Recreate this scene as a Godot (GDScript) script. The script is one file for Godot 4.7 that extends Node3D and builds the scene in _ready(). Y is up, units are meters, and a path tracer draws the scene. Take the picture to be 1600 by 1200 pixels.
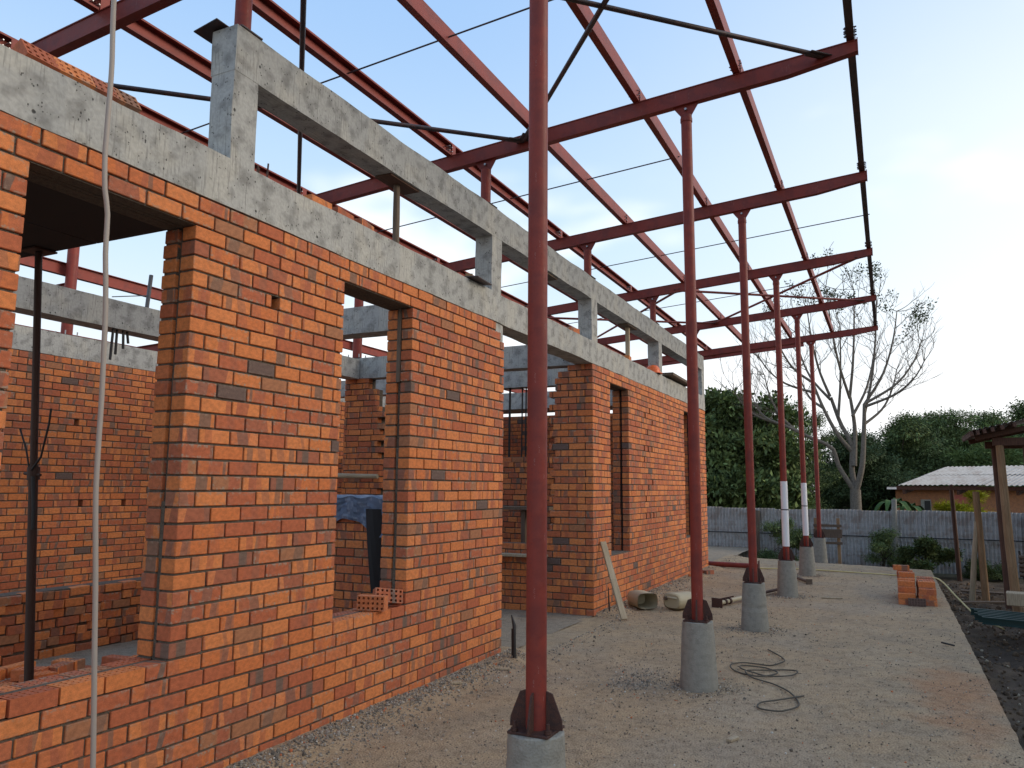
extends Node3D
# A brick school building under construction: walls laid brick by brick, a concrete ring frame,
# a red steel canopy on pipe columns, a dirt-covered slab, a fence, sheds and trees behind.

const COURSE := 0.0889
const PITCH := 0.2325
const BL := 0.2205
const BH := 0.0765
const BD := 0.107
const XW := -3.49
const RAFTER_Z := [-3.4, -6.735, -9.735, -13.016, -16.258, -19.391]
const COL_X := -1.505

var M := {}
var used := {}
var rng := RandomNumberGenerator.new()
var brick_cache := {}
var cam: Camera3D
var noise := FastNoiseLite.new()
var noise2 := FastNoiseLite.new()

# ---------------------------------------------------------------- mesh builder
class MB:
	var v := PackedVector3Array()
	var n := PackedVector3Array()
	var uv := PackedVector2Array()
	var c := PackedColorArray()
	var col := Color(1, 1, 1)
	var has_col := false

	func vert(p: Vector3, nn: Vector3, t: Vector2) -> void:
		v.push_back(p); n.push_back(nn); uv.push_back(t); c.push_back(col)

	# polygon counter-clockwise seen from outside
	func face(p: Array, t: Array = []) -> void:
		var nn: Vector3 = (p[1] - p[0]).cross(p[2] - p[0])
		if nn.length_squared() < 1e-16 and p.size() > 3:
			nn = (p[2] - p[0]).cross(p[3] - p[0])
		nn = nn.normalized()
		if t.is_empty():
			var a := nn.abs()
			for q: Vector3 in p:
				if a.y > a.x and a.y > a.z: t.push_back(Vector2(q.x, q.z))
				elif a.x > a.z: t.push_back(Vector2(q.z, -q.y))
				else: t.push_back(Vector2(q.x, -q.y))
		for i in range(1, p.size() - 1):
			vert(p[0], nn, t[0]); vert(p[i + 1], nn, t[i + 1]); vert(p[i], nn, t[i])

	func quad_s(p: Array, nn: Array, t: Array) -> void:
		for i in [0, 2, 1, 0, 3, 2]:
			vert(p[i], nn[i], t[i])

	func box(xf: Transform3D, s: Vector3, bev := 0.0, uvo := Vector2.ZERO) -> void:
		var h := s * 0.5
		var b := bev
		if b <= 0.0:
			for ax in 3:
				for sg: float in [-1.0, 1.0]:
					var u := (ax + 1) % 3
					var w := (ax + 2) % 3
					var pts := []
					var ts := []
					for k: Array in [[-1, -1], [1, -1], [1, 1], [-1, 1]]:
						var q := Vector3.ZERO
						q[ax] = sg * h[ax]; q[u] = float(k[0]) * h[u] * sg; q[w] = float(k[1]) * h[w]
						pts.push_back(xf * q)
						ts.push_back(uvo + _uvp(q, ax))
					face(pts, ts)
			return
		for ax in 3:
			for sg: float in [-1.0, 1.0]:
				var u := (ax + 1) % 3
				var w := (ax + 2) % 3
				var pts := []
				var ts := []
				for k: Array in [[-1, -1], [1, -1], [1, 1], [-1, 1]]:
					var q := Vector3.ZERO
					q[ax] = sg * h[ax]; q[u] = float(k[0]) * (h[u] - b) * sg; q[w] = float(k[1]) * (h[w] - b)
					pts.push_back(xf * q)
					ts.push_back(uvo + _uvp(q, ax))
				face(pts, ts)
		# edges
		for ax in 3:
			var u := (ax + 1) % 3
			var w := (ax + 2) % 3
			for su: float in [-1.0, 1.0]:
				for sw: float in [-1.0, 1.0]:
					var a := Vector3.ZERO; var d := Vector3.ZERO
					a[u] = su * h[u]; a[w] = sw * (h[w] - b)
					d[u] = su * (h[u] - b); d[w] = sw * h[w]
					var a0 := a; var a1 := a; var d0 := d; var d1 := d
					a0[ax] = -(h[ax] - b); a1[ax] = h[ax] - b; d0[ax] = -(h[ax] - b); d1[ax] = h[ax] - b
					var pl := [a0, a1, d1, d0]
					if su * sw > 0: pl = [a0, d0, d1, a1]
					var nn: Vector3 = (pl[1] - pl[0]).cross(pl[2] - pl[0])
					if nn.dot(a0 + d1) < 0: pl.reverse()
					var ts := []
					for q: Vector3 in pl: ts.push_back(uvo + _uvp(q, u))
					face(pl.map(func(q): return xf * q), ts)
		for sx: float in [-1.0, 1.0]:
			for sy: float in [-1.0, 1.0]:
				for sz: float in [-1.0, 1.0]:
					var p0 := Vector3(sx * h.x, sy * (h.y - b), sz * (h.z - b))
					var p1 := Vector3(sx * (h.x - b), sy * h.y, sz * (h.z - b))
					var p2 := Vector3(sx * (h.x - b), sy * (h.y - b), sz * h.z)
					var pl := [p0, p1, p2]
					if sx * sy * sz < 0: pl = [p0, p2, p1]
					var ts := []
					for q: Vector3 in pl: ts.push_back(uvo + _uvp(q, 0))
					face(pl.map(func(q): return xf * q), ts)

	func _uvp(q: Vector3, ax: int) -> Vector2:
		if ax == 0: return Vector2(q.z, -q.y)
		if ax == 1: return Vector2(q.x, q.z)
		return Vector2(q.x, -q.y)

	func bx(a: Vector3, b: Vector3, bev := 0.0) -> void:
		box(Transform3D(Basis(), (a + b) * 0.5), (b - a).abs(), bev, Vector2(a.x + a.z, a.y))

	# swept round bar through points
	func tube(pts: Array, rad: Variant, seg := 8, cap := true) -> void:
		var rings := []
		var m := pts.size()
		var up := Vector3.UP
		var L := 0.0
		for i in m:
			var d: Vector3 = (pts[min(i + 1, m - 1)] - pts[max(i - 1, 0)]).normalized()
			if abs(d.dot(up)) > 0.95: up = Vector3.RIGHT if abs(d.x) < 0.8 else Vector3.BACK
			var s := d.cross(up).normalized()
			var t := s.cross(d).normalized()
			up = t
			var r: float = rad[i] if rad is Array else rad
			if i > 0: L += (pts[i] - pts[i - 1]).length()
			var ring := []
			for k in seg + 1:
				var a := TAU * k / seg
				var nn := s * cos(a) + t * sin(a)
				ring.push_back([pts[i] + nn * r, nn, Vector2(float(k) / seg * r * TAU, L)])
			rings.push_back(ring)
		for i in m - 1:
			for k in seg:
				var A: Array = rings[i][k]; var B: Array = rings[i][k + 1]; var C: Array = rings[i + 1][k + 1]; var D: Array = rings[i + 1][k]
				quad_s([A[0], D[0], C[0], B[0]], [A[1], D[1], C[1], B[1]], [A[2], D[2], C[2], B[2]])
		if cap:
			for e in 2:
				var ring: Array = rings[0] if e == 0 else rings[m - 1]
				var pl := []
				for k in seg: pl.push_back(ring[k][0])
				if e == 1: pl.reverse()
				face(pl)

	# 2D profile (x,y), counter-clockwise, extruded along local +z by len
	func prism(prof: PackedVector2Array, xf: Transform3D, length: float) -> void:
		var m := prof.size()
		var L := 0.0
		for i in m:
			var a := prof[i]; var b := prof[(i + 1) % m]
			var w := a.distance_to(b)
			face([xf * Vector3(a.x, a.y, 0), xf * Vector3(b.x, b.y, 0), xf * Vector3(b.x, b.y, length), xf * Vector3(a.x, a.y, length)],
				[Vector2(L, 0), Vector2(L + w, 0), Vector2(L + w, length), Vector2(L, length)])
			L += w
		var tri := Geometry2D.triangulate_polygon(prof)
		for i in range(0, tri.size(), 3):
			var A := prof[tri[i]]; var B := prof[tri[i + 1]]; var C := prof[tri[i + 2]]
			if (B - A).cross(C - A) < 0:
				var tmp := B; B = C; C = tmp
			face([xf * Vector3(A.x, A.y, length), xf * Vector3(B.x, B.y, length), xf * Vector3(C.x, C.y, length)])
			face([xf * Vector3(A.x, A.y, 0), xf * Vector3(C.x, C.y, 0), xf * Vector3(B.x, B.y, 0)])

	func lathe(prof: Array, at: Vector3, seg := 24) -> void:
		for i in prof.size() - 1:
			var a: Vector2 = prof[i]; var b: Vector2 = prof[i + 1]
			var d := (b - a)
			var nr := Vector2(d.y, -d.x).normalized()
			for k in seg:
				var t0 := TAU * k / seg; var t1 := TAU * (k + 1) / seg
				var c0 := Vector3(cos(t0), 0, -sin(t0)); var c1 := Vector3(cos(t1), 0, -sin(t1))
				var n0 := c0 * nr.x + Vector3.UP * nr.y; var n1 := c1 * nr.x + Vector3.UP * nr.y
				quad_s([at + c0 * a.x + Vector3.UP * a.y, at + c1 * a.x + Vector3.UP * a.y, at + c1 * b.x + Vector3.UP * b.y, at + c0 * b.x + Vector3.UP * b.y],
					[n0, n1, n1, n0], [Vector2(t0 * a.x, -a.y), Vector2(t1 * a.x, -a.y), Vector2(t1 * b.x, -b.y), Vector2(t0 * b.x, -b.y)])

	# box with gridded faces whose corners wander with noise: cast concrete
	func rough(a: Vector3, b: Vector3, step: float, amp: float, ns: FastNoiseLite) -> void:
		var s := b - a
		for ax in 3:
			var u := (ax + 1) % 3
			var w := (ax + 2) % 3
			var nu := int(max(1.0, round(s[u] / step))); var nw := int(max(1.0, round(s[w] / step)))
			for sg in 2:
				for i in nu:
					for j in nw:
						var pl := []
						for k: Array in [[0, 0], [1, 0], [1, 1], [0, 1]]:
							var q := a
							if sg == 1: q[ax] = b[ax]
							q[u] = a[u] + s[u] * (i + k[0]) / nu
							q[w] = a[w] + s[w] * (j + k[1]) / nw
							var o := Vector3(ns.get_noise_3dv(q * 9.0), ns.get_noise_3dv(q * 9.0 + Vector3(50, 0, 9)), ns.get_noise_3dv(q * 9.0 + Vector3(7, 80, 0)))
							pl.push_back(q + o * amp)
						if sg == 0: pl.reverse()
						face(pl)

	func mesh(mat: Material) -> ArrayMesh:
		var arr := []
		arr.resize(Mesh.ARRAY_MAX)
		arr[Mesh.ARRAY_VERTEX] = v
		arr[Mesh.ARRAY_NORMAL] = n
		arr[Mesh.ARRAY_TEX_UV] = uv
		if has_col: arr[Mesh.ARRAY_COLOR] = c
		var m := ArrayMesh.new()
		m.add_surface_from_arrays(Mesh.PRIMITIVE_TRIANGLES, arr)
		m.surface_set_material(0, mat)
		return m

# ---------------------------------------------------------------- objects
func numbered(called: String) -> String:
	var k: int = used.get(called, 0)
	used[called] = k + 1
	return called if k == 0 else "%s_%03d" % [called, k]

func thing(called: String, label: String, category: String, at := Vector3.ZERO, group := "") -> Node3D:
	var o := Node3D.new()
	o.name = numbered(called)
	add_child(o)
	o.position = at
	tag(o, label, category, group)
	return o

func tag(o: Node, label: String, category: String, group := "") -> void:
	o.set_meta("label", label); o.set_meta("category", category)
	if group: o.set_meta("group", group)

func part(called: String, b: MB, mat: Material, parent: Node3D) -> MeshInstance3D:
	var o := MeshInstance3D.new()
	o.name = called
	o.mesh = b.mesh(mat)
	parent.add_child(o, true)
	if parent != self: o.position = -parent.position if parent.get_parent() == self else Vector3.ZERO
	return o

func solo(called: String, b: MB, mat: Material, label: String, category: String, group := "") -> MeshInstance3D:
	var o := MeshInstance3D.new()
	o.name = numbered(called)
	o.mesh = b.mesh(mat)
	add_child(o)
	tag(o, label, category, group)
	return o

func structure(called: String, b: MB, mat: Material) -> MeshInstance3D:
	var o := MeshInstance3D.new()
	o.name = numbered(called)
	o.mesh = b.mesh(mat)
	add_child(o)
	o.set_meta("kind", "structure")
	return o

func look(from: Vector3, to: Vector3) -> Transform3D:   # local +z runs from -> to
	var z := (to - from).normalized()
	var x := Vector3.UP.cross(z)
	if x.length() < 0.01: x = Vector3.RIGHT
	x = x.normalized()
	return Transform3D(Basis(x, z.cross(x), z), from)

# ---------------------------------------------------------------- textures
func lin(r: float, g: float, b: float) -> Color:
	return Color(r, g, b).linear_to_srgb()

func tex(img: Image) -> ImageTexture:
	img.generate_mipmaps()
	return ImageTexture.create_from_image(img)

func nz(freq: float, sd: int, oct := 3, type := FastNoiseLite.TYPE_SIMPLEX_SMOOTH) -> FastNoiseLite:
	var f := FastNoiseLite.new()
	f.noise_type = type; f.frequency = freq; f.seed = sd
	f.fractal_octaves = oct
	return f

# seamless tile of noise
func tile(w: int, h: int, f: FastNoiseLite) -> Image:
	return f.get_seamless_image(w, h, false, false, 0.12, true)

func std(rough: float, metal := 0.0) -> StandardMaterial3D:
	var m := StandardMaterial3D.new()
	m.roughness = rough; m.metallic = metal
	return m

func plain(r: float, g: float, b: float, rough: float, metal := 0.0) -> StandardMaterial3D:
	var m := std(rough, metal)
	m.albedo_color = lin(r, g, b)
	return m

# albedo from layered seamless noises: list of [noise image, colour a, colour b] mixed
func ramp_tex(sz: int, base: Color, layers: Array) -> Image:
	var img := Image.create(sz, sz, false, Image.FORMAT_RGB8)
	for y in sz:
		for x in sz:
			var c := base
			for l: Array in layers:
				var t: float = l[0].get_pixel(x, y).r
				t = clamp((t - l[2]) / (l[3] - l[2]), 0.0, 1.0)
				c = c.lerp(l[1], t * l[4])
			img.set_pixel(x, y, c.linear_to_srgb())
	return img

func bump(src: Image, strength: float) -> ImageTexture:
	var g := Image.create(src.get_width(), src.get_height(), false, Image.FORMAT_RGBA8)
	g.blit_rect(_rgba(src), Rect2i(0, 0, src.get_width(), src.get_height()), Vector2i.ZERO)
	g.bump_map_to_normal_map(strength)
	return tex(g)

func _rgba(src: Image) -> Image:
	var d: Image = src.duplicate()
	d.convert(Image.FORMAT_RGBA8)
	return d

func make_brick_material() -> void:
	var W := 1024; var H := 1152
	var img := Image.create(W, H, false, Image.FORMAT_RGB8)
	var hgt := Image.create(W, H, false, Image.FORMAT_RGBA8)
	var fine := nz(0.11, 3, 3); var mid := nz(0.018, 5, 3); var pit := nz(0.16, 9, 1, FastNoiseLite.TYPE_CELLULAR)
	var r := RandomNumberGenerator.new(); r.seed = 41
	var pal := [Vector3(0.56, 0.168, 0.044), Vector3(0.60, 0.190, 0.054), Vector3(0.49, 0.132, 0.040), Vector3(0.41, 0.102, 0.038), Vector3(0.34, 0.098, 0.046), Vector3(0.54, 0.148, 0.038), Vector3(0.34, 0.135, 0.06), Vector3(0.51, 0.146, 0.048)]
	var wts := [0, 0, 1, 1, 5, 5, 2, 3, 3, 7, 7, 0, 1, 4, 3, 6]
	var smear := []
	for k in 48: smear.push_back([0.0, 0.0, 0.25, 0.5, 0.8][k % 5])
	for cy in 12:
		for cx in 4:
			var idx := cy * 4 + cx
			var base: Vector3 = pal[wts[r.randi() % wts.size()]]
			if idx == 47: base = Vector3(0.115, 0.072, 0.06)
			var bands := []
			var nb: int = [0, 0, 1, 1, 2, 2, 3][r.randi() % 7]
			for k in nb:
				var dk: Vector3
				var t := r.randf()
				if t < 0.45: dk = Vector3(0.37, 0.098, 0.044)
				elif t < 0.7: dk = Vector3(0.24, 0.095, 0.06)
				elif t < 0.86: dk = Vector3(0.62, 0.20, 0.065)
				else: dk = Vector3(0.13, 0.088, 0.068)
				bands.push_back([r.randf(), r.randf_range(0.05, 0.22), dk, r.randf_range(-0.10, 0.10), r.randf_range(0.45, 0.95)])
			for y in 96:
				for x in 256:
					var px := cx * 256 + x; var py := cy * 96 + y
					var u := x / 256.0; var w := y / 96.0
					var c := base
					for bd: Array in bands:
						var d: float = abs(u - bd[0] - (w - 0.5) * bd[3] - 0.012 * mid.get_noise_2d(px * 4.0, py * 4.0)) / bd[1]
						var a: float = clamp((1.0 - d) * 9.0, 0.0, 1.0) * bd[4]
						c = c.lerp(bd[2], a)
					var m1 := mid.get_noise_2d(px, py * 1.4)
					var f1 := fine.get_noise_2d(px, py)
					c *= 1.06 * (1.0 + 0.27 * m1 + 0.19 * f1)
					c = c.lerp(Vector3(0.25, 0.13, 0.075), 0.07)
					c = c.lerp(Vector3(0.50, 0.32, 0.2), clamp(f1 * 1.6 - 0.72, 0.0, 0.35))
					if smear[idx] > 0.0:   # mortar dragged over the edges
						var ed: float = min(min(w, 1.0 - w) * 0.36, min(u, 1.0 - u))
						var sm: float = smoothstep(0.10, 0.0, ed + 0.09 * mid.get_noise_2d(px * 2.3 + 400.0, py * 2.3)) * smoothstep(-0.15, 0.35, mid.get_noise_2d(px * 1.1, py * 1.1 + 900.0))
						c = c.lerp(Vector3(0.30, 0.25, 0.19), sm * smear[idx])
					var pv := pit.get_noise_2d(px, py)
					if pv < -0.93: c *= 0.62
					img.set_pixel(px, py, Color(clamp(c.x, 0, 1), clamp(c.y, 0, 1), clamp(c.z, 0, 1)).linear_to_srgb())
					var hv: float = clamp(0.5 + 0.30 * f1 + 0.2 * m1 + (-0.25 if pv < -0.93 else 0.0), 0, 1)
					hgt.set_pixel(px, py, Color(hv, hv, hv))
	hgt.bump_map_to_normal_map(2.2)
	var m := std(0.82)
	m.albedo_texture = tex(img)
	m.normal_enabled = true
	m.normal_texture = tex(hgt)
	m.normal_scale = 0.6
	M.brick = m

func make_materials() -> void:
	make_brick_material()
	var sz := 512
	var fine := tile(sz, sz, nz(0.09, 1, 4)); var mid := tile(sz, sz, nz(0.02, 2, 4)); var big := tile(sz, sz, nz(0.006, 3, 3))
	var cell := tile(sz, sz, nz(0.05, 4, 1, FastNoiseLite.TYPE_CELLULAR))
	# mortar
	var m := std(0.95)
	m.albedo_texture = tex(ramp_tex(sz, Color(0.125, 0.100, 0.076), [[mid, Color(0.085, 0.066, 0.05), 0.45, 0.65, 0.8], [fine, Color(0.24, 0.20, 0.16), 0.55, 0.8, 0.6]]))
	m.normal_enabled = true; m.normal_texture = bump(fine, 8.0)
	m.uv1_triplanar = true; m.uv1_world_triplanar = true; m.uv1_scale = Vector3.ONE * 2.5
	M.mortar = m
	# cast concrete: board streaks, blow holes, cement skin
	var cz := 1024
	var cf := tile(cz, cz, nz(0.06, 11, 4)); var cm := tile(cz, cz, nz(0.012, 12, 4)); var cb := tile(cz, cz, nz(0.004, 13, 3))
	var img := Image.create(cz, cz, false, Image.FORMAT_RGB8)
	var hg := Image.create(cz, cz, false, Image.FORMAT_RGBA8)
	var st := nz(0.05, 17, 3)
	for y in cz:
		for x in cz:
			var t := cb.get_pixel(x, y).r; var t2 := cm.get_pixel(x, y).r; var f := cf.get_pixel(x, y).r
			var c := Color(0.405, 0.405, 0.385).lerp(Color(0.31, 0.31, 0.295), smoothstep(0.35, 0.72, t2))
			c = c.lerp(Color(0.50, 0.48, 0.42), smoothstep(0.5, 0.75, t) * 0.5)
			var s := st.get_noise_2d(x * 2.2, 0.12 * y)
			c = c.lerp(Color(0.24, 0.235, 0.22), smoothstep(0.1, 0.55, s) * smoothstep(0.32, 0.6, t) * 0.7)
			c = c.lerp(Color(0.17, 0.165, 0.155), smoothstep(0.60, 0.78, t2 * 0.75 + f * 0.25) * 0.55)
			c = c * (0.86 + 0.28 * f)
			img.set_pixel(x, y, c.linear_to_srgb())
			var hv := 0.5 + 0.3 * (f - 0.5) + 0.25 * (t2 - 0.5)
			hg.set_pixel(x, y, Color(hv, hv, hv))
	var r := RandomNumberGenerator.new(); r.seed = 7
	for k in 1900:
		var px := r.randi() % cz; var py := r.randi() % cz
		var dens := cm.get_pixel(px, py).r
		if dens < 0.44: continue
		var rx := r.randf_range(0.6, 2.4) * (2.0 if r.randf() < 0.08 else 1.0); var ry := rx * r.randf_range(0.7, 1.7)
		for dy in range(-8, 9):
			for dx in range(-8, 9):
				var q := pow(dx / rx, 2) + pow(dy / ry, 2)
				if q < 1.0:
					var X := posmod(px + dx, cz); var Y := posmod(py + dy, cz)
					img.set_pixel(X, Y, img.get_pixel(X, Y).lerp(Color(0.16, 0.155, 0.15), 0.85 - 0.4 * q))
					hg.set_pixel(X, Y, Color(0.1, 0.1, 0.1).lerp(Color(0.4, 0.4, 0.4), q))
	for k in 12:   # board seams
		var px := r.randi() % cz; var y0 := r.randi() % cz
		for y in r.randi_range(80, 260):
			var Y := posmod(y0 + y, cz)
			var X := posmod(px + int(2.0 * cm.get_pixel(px, Y).r), cz)
			img.set_pixel(X, Y, img.get_pixel(X, Y).darkened(0.45)); hg.set_pixel(X, Y, Color(0.2, 0.2, 0.2))
	hg.bump_map_to_normal_map(4.0)
	m = std(0.9)
	m.albedo_texture = tex(img); m.normal_enabled = true; m.normal_texture = tex(hg); m.normal_scale = 0.8
	m.uv1_triplanar = true; m.uv1_world_triplanar = true; m.uv1_scale = Vector3.ONE * 0.5
	M.concrete = m
	# smoother pedestal concrete
	m = std(0.88)
	m.albedo_texture = tex(ramp_tex(sz, Color(0.285, 0.272, 0.232), [[mid, Color(0.215, 0.205, 0.175), 0.4, 0.7, 0.8], [fine, Color(0.36, 0.35, 0.32), 0.6, 0.85, 0.5], [cell, Color(0.15, 0.14, 0.12), 0.0, 0.001, 0.0]]))
	m.normal_enabled = true; m.normal_texture = bump(fine, 3.0)
	m.uv1_triplanar = true; m.uv1_world_triplanar = true; m.uv1_scale = Vector3.ONE * 1.3
	M.pedestal = m
	# red oxide painted steel with scuffs
	img = ramp_tex(sz, Color(0.235, 0.042, 0.030), [[big, Color(0.175, 0.036, 0.030), 0.4, 0.65, 0.8], [mid, Color(0.235, 0.045, 0.033), 0.55, 0.75, 0.6], [fine, Color(0.12, 0.03, 0.03), 0.66, 0.85, 0.4]])
	for k in 46:
		var px := r.randi() % sz; var py := r.randi() % sz
		for y in r.randi_range(3, 30):
			if r.randf() < 0.6: img.set_pixel(posmod(px + (r.randi() % 3 - 1), sz), posmod(py + y, sz), Color(0.62, 0.5, 0.48))
	m = std(0.52)
	m.metallic_specular = 0.35
	m.albedo_texture = tex(img); m.normal_enabled = true; m.normal_texture = bump(mid, 0.8)
	m.uv1_scale = Vector3.ONE * 1.0
	M.red = m
	# darker, more rusted primer on braces and eaves steel
	m = std(0.55)
	m.albedo_texture = tex(ramp_tex(sz, Color(0.045, 0.030, 0.032), [[mid, Color(0.085, 0.035, 0.03), 0.45, 0.7, 0.8], [fine, Color(0.03, 0.024, 0.028), 0.55, 0.8, 0.6]]))
	M.dark_steel = m
	m = std(0.7, 0.2)
	m.albedo_texture = tex(ramp_tex(sz, Color(0.075, 0.032, 0.024), [[mid, Color(0.045, 0.025, 0.022), 0.4, 0.65, 0.9], [fine, Color(0.15, 0.06, 0.035), 0.58, 0.8, 0.7]]))
	m.normal_enabled = true; m.normal_texture = bump(fine, 3.0)
	m.uv1_triplanar = true; m.uv1_scale = Vector3.ONE * 3.0
	M.rust = m
	M.black = plain(0.018, 0.015, 0.014, 0.6)
	M.prop = plain(0.06, 0.030, 0.022, 0.6, 0.2)
	M.rod = plain(0.10, 0.10, 0.11, 0.5, 0.5)
	M.bolt = plain(0.35, 0.35, 0.36, 0.4, 0.7)
	# dirt on the slab
	var dz := 2048
	var dimg := Image.create(dz, dz, false, Image.FORMAT_RGB8)
	var dh := Image.create(dz, dz, false, Image.FORMAT_RGBA8)
	var g1 := tile(1024, 1024, nz(0.12, 21, 4)); var g2 := tile(1024, 1024, nz(0.02, 22, 4)); var g3 := tile(1024, 1024, nz(0.005, 23, 4)); var g4 := tile(1024, 1024, nz(0.08, 24, 1, FastNoiseLite.TYPE_CELLULAR))
	dimg = Image.create(1024, 1024, false, Image.FORMAT_RGB8); dh = Image.create(1024, 1024, false, Image.FORMAT_RGBA8)
	for y in 1024:
		for x in 1024:
			var a := g1.get_pixel(x, y).r; var b := g2.get_pixel(x, y).r; var c3 := g3.get_pixel(x, y).r; var d := g4.get_pixel(x, y).r
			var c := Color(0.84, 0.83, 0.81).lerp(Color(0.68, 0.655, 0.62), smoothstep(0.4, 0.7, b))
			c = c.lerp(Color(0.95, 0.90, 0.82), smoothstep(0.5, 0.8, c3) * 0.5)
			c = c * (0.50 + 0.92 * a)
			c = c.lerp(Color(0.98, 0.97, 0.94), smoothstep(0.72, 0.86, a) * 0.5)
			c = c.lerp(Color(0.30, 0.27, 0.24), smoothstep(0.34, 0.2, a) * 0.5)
			dimg.set_pixel(x, y, c.linear_to_srgb())
			var hv: float = clamp(0.25 + 0.5 * a + 0.2 * b, 0, 1)
			dh.set_pixel(x, y, Color(hv, hv, hv))
	dh.bump_map_to_normal_map(10.0)
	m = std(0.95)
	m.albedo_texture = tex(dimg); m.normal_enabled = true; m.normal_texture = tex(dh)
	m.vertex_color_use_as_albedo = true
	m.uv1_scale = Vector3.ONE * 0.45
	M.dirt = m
	# woods
	for w: Array in [["wood", Color(0.34, 0.215, 0.115), Color(0.22, 0.13, 0.065)], ["old_wood", Color(0.17, 0.125, 0.09), Color(0.10, 0.07, 0.05)], ["pale_wood", Color(0.46, 0.37, 0.25), Color(0.31, 0.24, 0.155)], ["brown_wood", Color(0.125, 0.06, 0.038), Color(0.075, 0.038, 0.026)]]:
		var wi := Image.create(256, 256, false, Image.FORMAT_RGB8)
		var gr := nz(0.03, 31, 4)
		for y in 256:
			for x in 256:
				var t := gr.get_noise_2d(x * 3.5, y * 0.25) * 0.5 + 0.5
				var u := gr.get_noise_2d(x * 9.0, y * 0.9 + 300) * 0.5 + 0.5
				wi.set_pixel(x, y, (w[1].lerp(w[2], smoothstep(0.35, 0.65, t)) * (0.8 + 0.4 * u)).linear_to_srgb())
		m = std(0.85)
		m.albedo_texture = tex(wi); m.uv1_scale = Vector3(4, 1, 1)
		M[w[0]] = m
	# corrugated iron
	for w: Array in [["fence", Color(0.52, 0.52, 0.51), Color(0.38, 0.37, 0.35), 0.1], ["roofing", Color(0.50, 0.455, 0.40), Color(0.37, 0.32, 0.27), 0.05]]:
		m = std(0.62, w[3])
		m.albedo_texture = tex(ramp_tex(sz, w[1], [[mid, w[2], 0.42, 0.66, 0.8], [big, Color(0.24, 0.155, 0.105), 0.56, 0.72, 0.55], [fine, w[2] * 0.6, 0.62, 0.8, 0.5]]))
		m.uv1_triplanar = true; m.uv1_world_triplanar = true; m.uv1_scale = Vector3.ONE * 0.8
		M[w[0]] = m
	M.white = plain(0.78, 0.78, 0.80, 0.55)
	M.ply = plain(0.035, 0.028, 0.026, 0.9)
	M.conduit = plain(0.36, 0.31, 0.27, 0.6)
	M.hose = plain(0.62, 0.50, 0.22, 0.55)
	M.rope = plain(0.085, 0.075, 0.06, 0.9)
	M.can = plain(0.42, 0.36, 0.24, 0.6)
	m = std(0.5); m.albedo_texture = tex(ramp_tex(sz, Color(0.085, 0.125, 0.20), [[mid, Color(0.17, 0.21, 0.28), 0.5, 0.7, 0.8]]))
	M.tarp = m
	M.black_sheet = plain(0.012, 0.012, 0.014, 0.7)
	M.green_steel = plain(0.015, 0.05, 0.05, 0.4, 0.2)
	M.hat = plain(0.75, 0.13, 0.02, 0.4)
	M.stone = std(0.95); M.stone.vertex_color_use_as_albedo = true
	M.bark = std(0.95)
	M.bark.albedo_texture = tex(ramp_tex(sz, Color(0.155, 0.128, 0.10), [[mid, Color(0.095, 0.075, 0.06), 0.42, 0.66, 0.8], [fine, Color(0.30, 0.27, 0.23), 0.55, 0.8, 0.6]]))
	M.dark_bark = plain(0.06, 0.045, 0.035, 0.95)
	m = std(0.75); m.vertex_color_use_as_albedo = true
	m.metallic_specular = 0.25
	m.backlight_enabled = true; m.backlight = Color(0.10, 0.14, 0.03)
	M.leaf = m
	m = std(0.95)
	m.albedo_texture = tex(ramp_tex(sz, Color(0.36, 0.145, 0.065), [[mid, Color(0.26, 0.115, 0.06), 0.42, 0.62, 0.8], [fine, Color(0.42, 0.22, 0.12), 0.5, 0.8, 0.7]]))
	m.uv1_triplanar = true; m.uv1_world_triplanar = true; m.uv1_scale = Vector3.ONE * 0.7
	M.far_brick = m
	M.red_board = plain(0.42, 0.10, 0.07, 0.7)

# ---------------------------------------------------------------- bricks and walls
func brick_uv(b: MB, variant: int) -> void:
	var o := Vector2(variant % 4, variant / 4)
	for i in b.v.size():
		var p := b.v[i]; var nn := b.n[i].abs()
		var t: Vector2
		if nn.z >= nn.x and nn.z >= nn.y: t = Vector2(p.x / BL + 0.5, 0.5 - p.y / BH)
		elif nn.x >= nn.y: t = Vector2(p.z / BL + (0.26 if b.n[i].x < 0 else 0.74), 0.5 - p.y / BH)
		else: t = Vector2(p.x / BL + 0.5, 0.5 - p.z / BD)
		t = t.clamp(Vector2(0.01, 0.02), Vector2(0.99, 0.98))
		b.uv[i] = Vector2((o.x + t.x) / 4.0, (o.y + t.y) / 12.0)

func brick_mb(length: float, variant: int) -> MB:
	var key := "%d_%d" % [int(round(length * 200.0)), variant]
	if not brick_cache.has(key):
		var b := MB.new()
		b.box(Transform3D(), Vector3(length, BH, BD), 0.0035)
		brick_uv(b, variant)
		brick_cache[key] = [b, b.mesh(M.brick)]
	return brick_cache[key][0]

func brick_mesh(length: float, variant: int) -> ArrayMesh:
	brick_mb(length, variant)
	return brick_cache["%d_%d" % [int(round(length * 200.0)), variant]][1]

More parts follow.
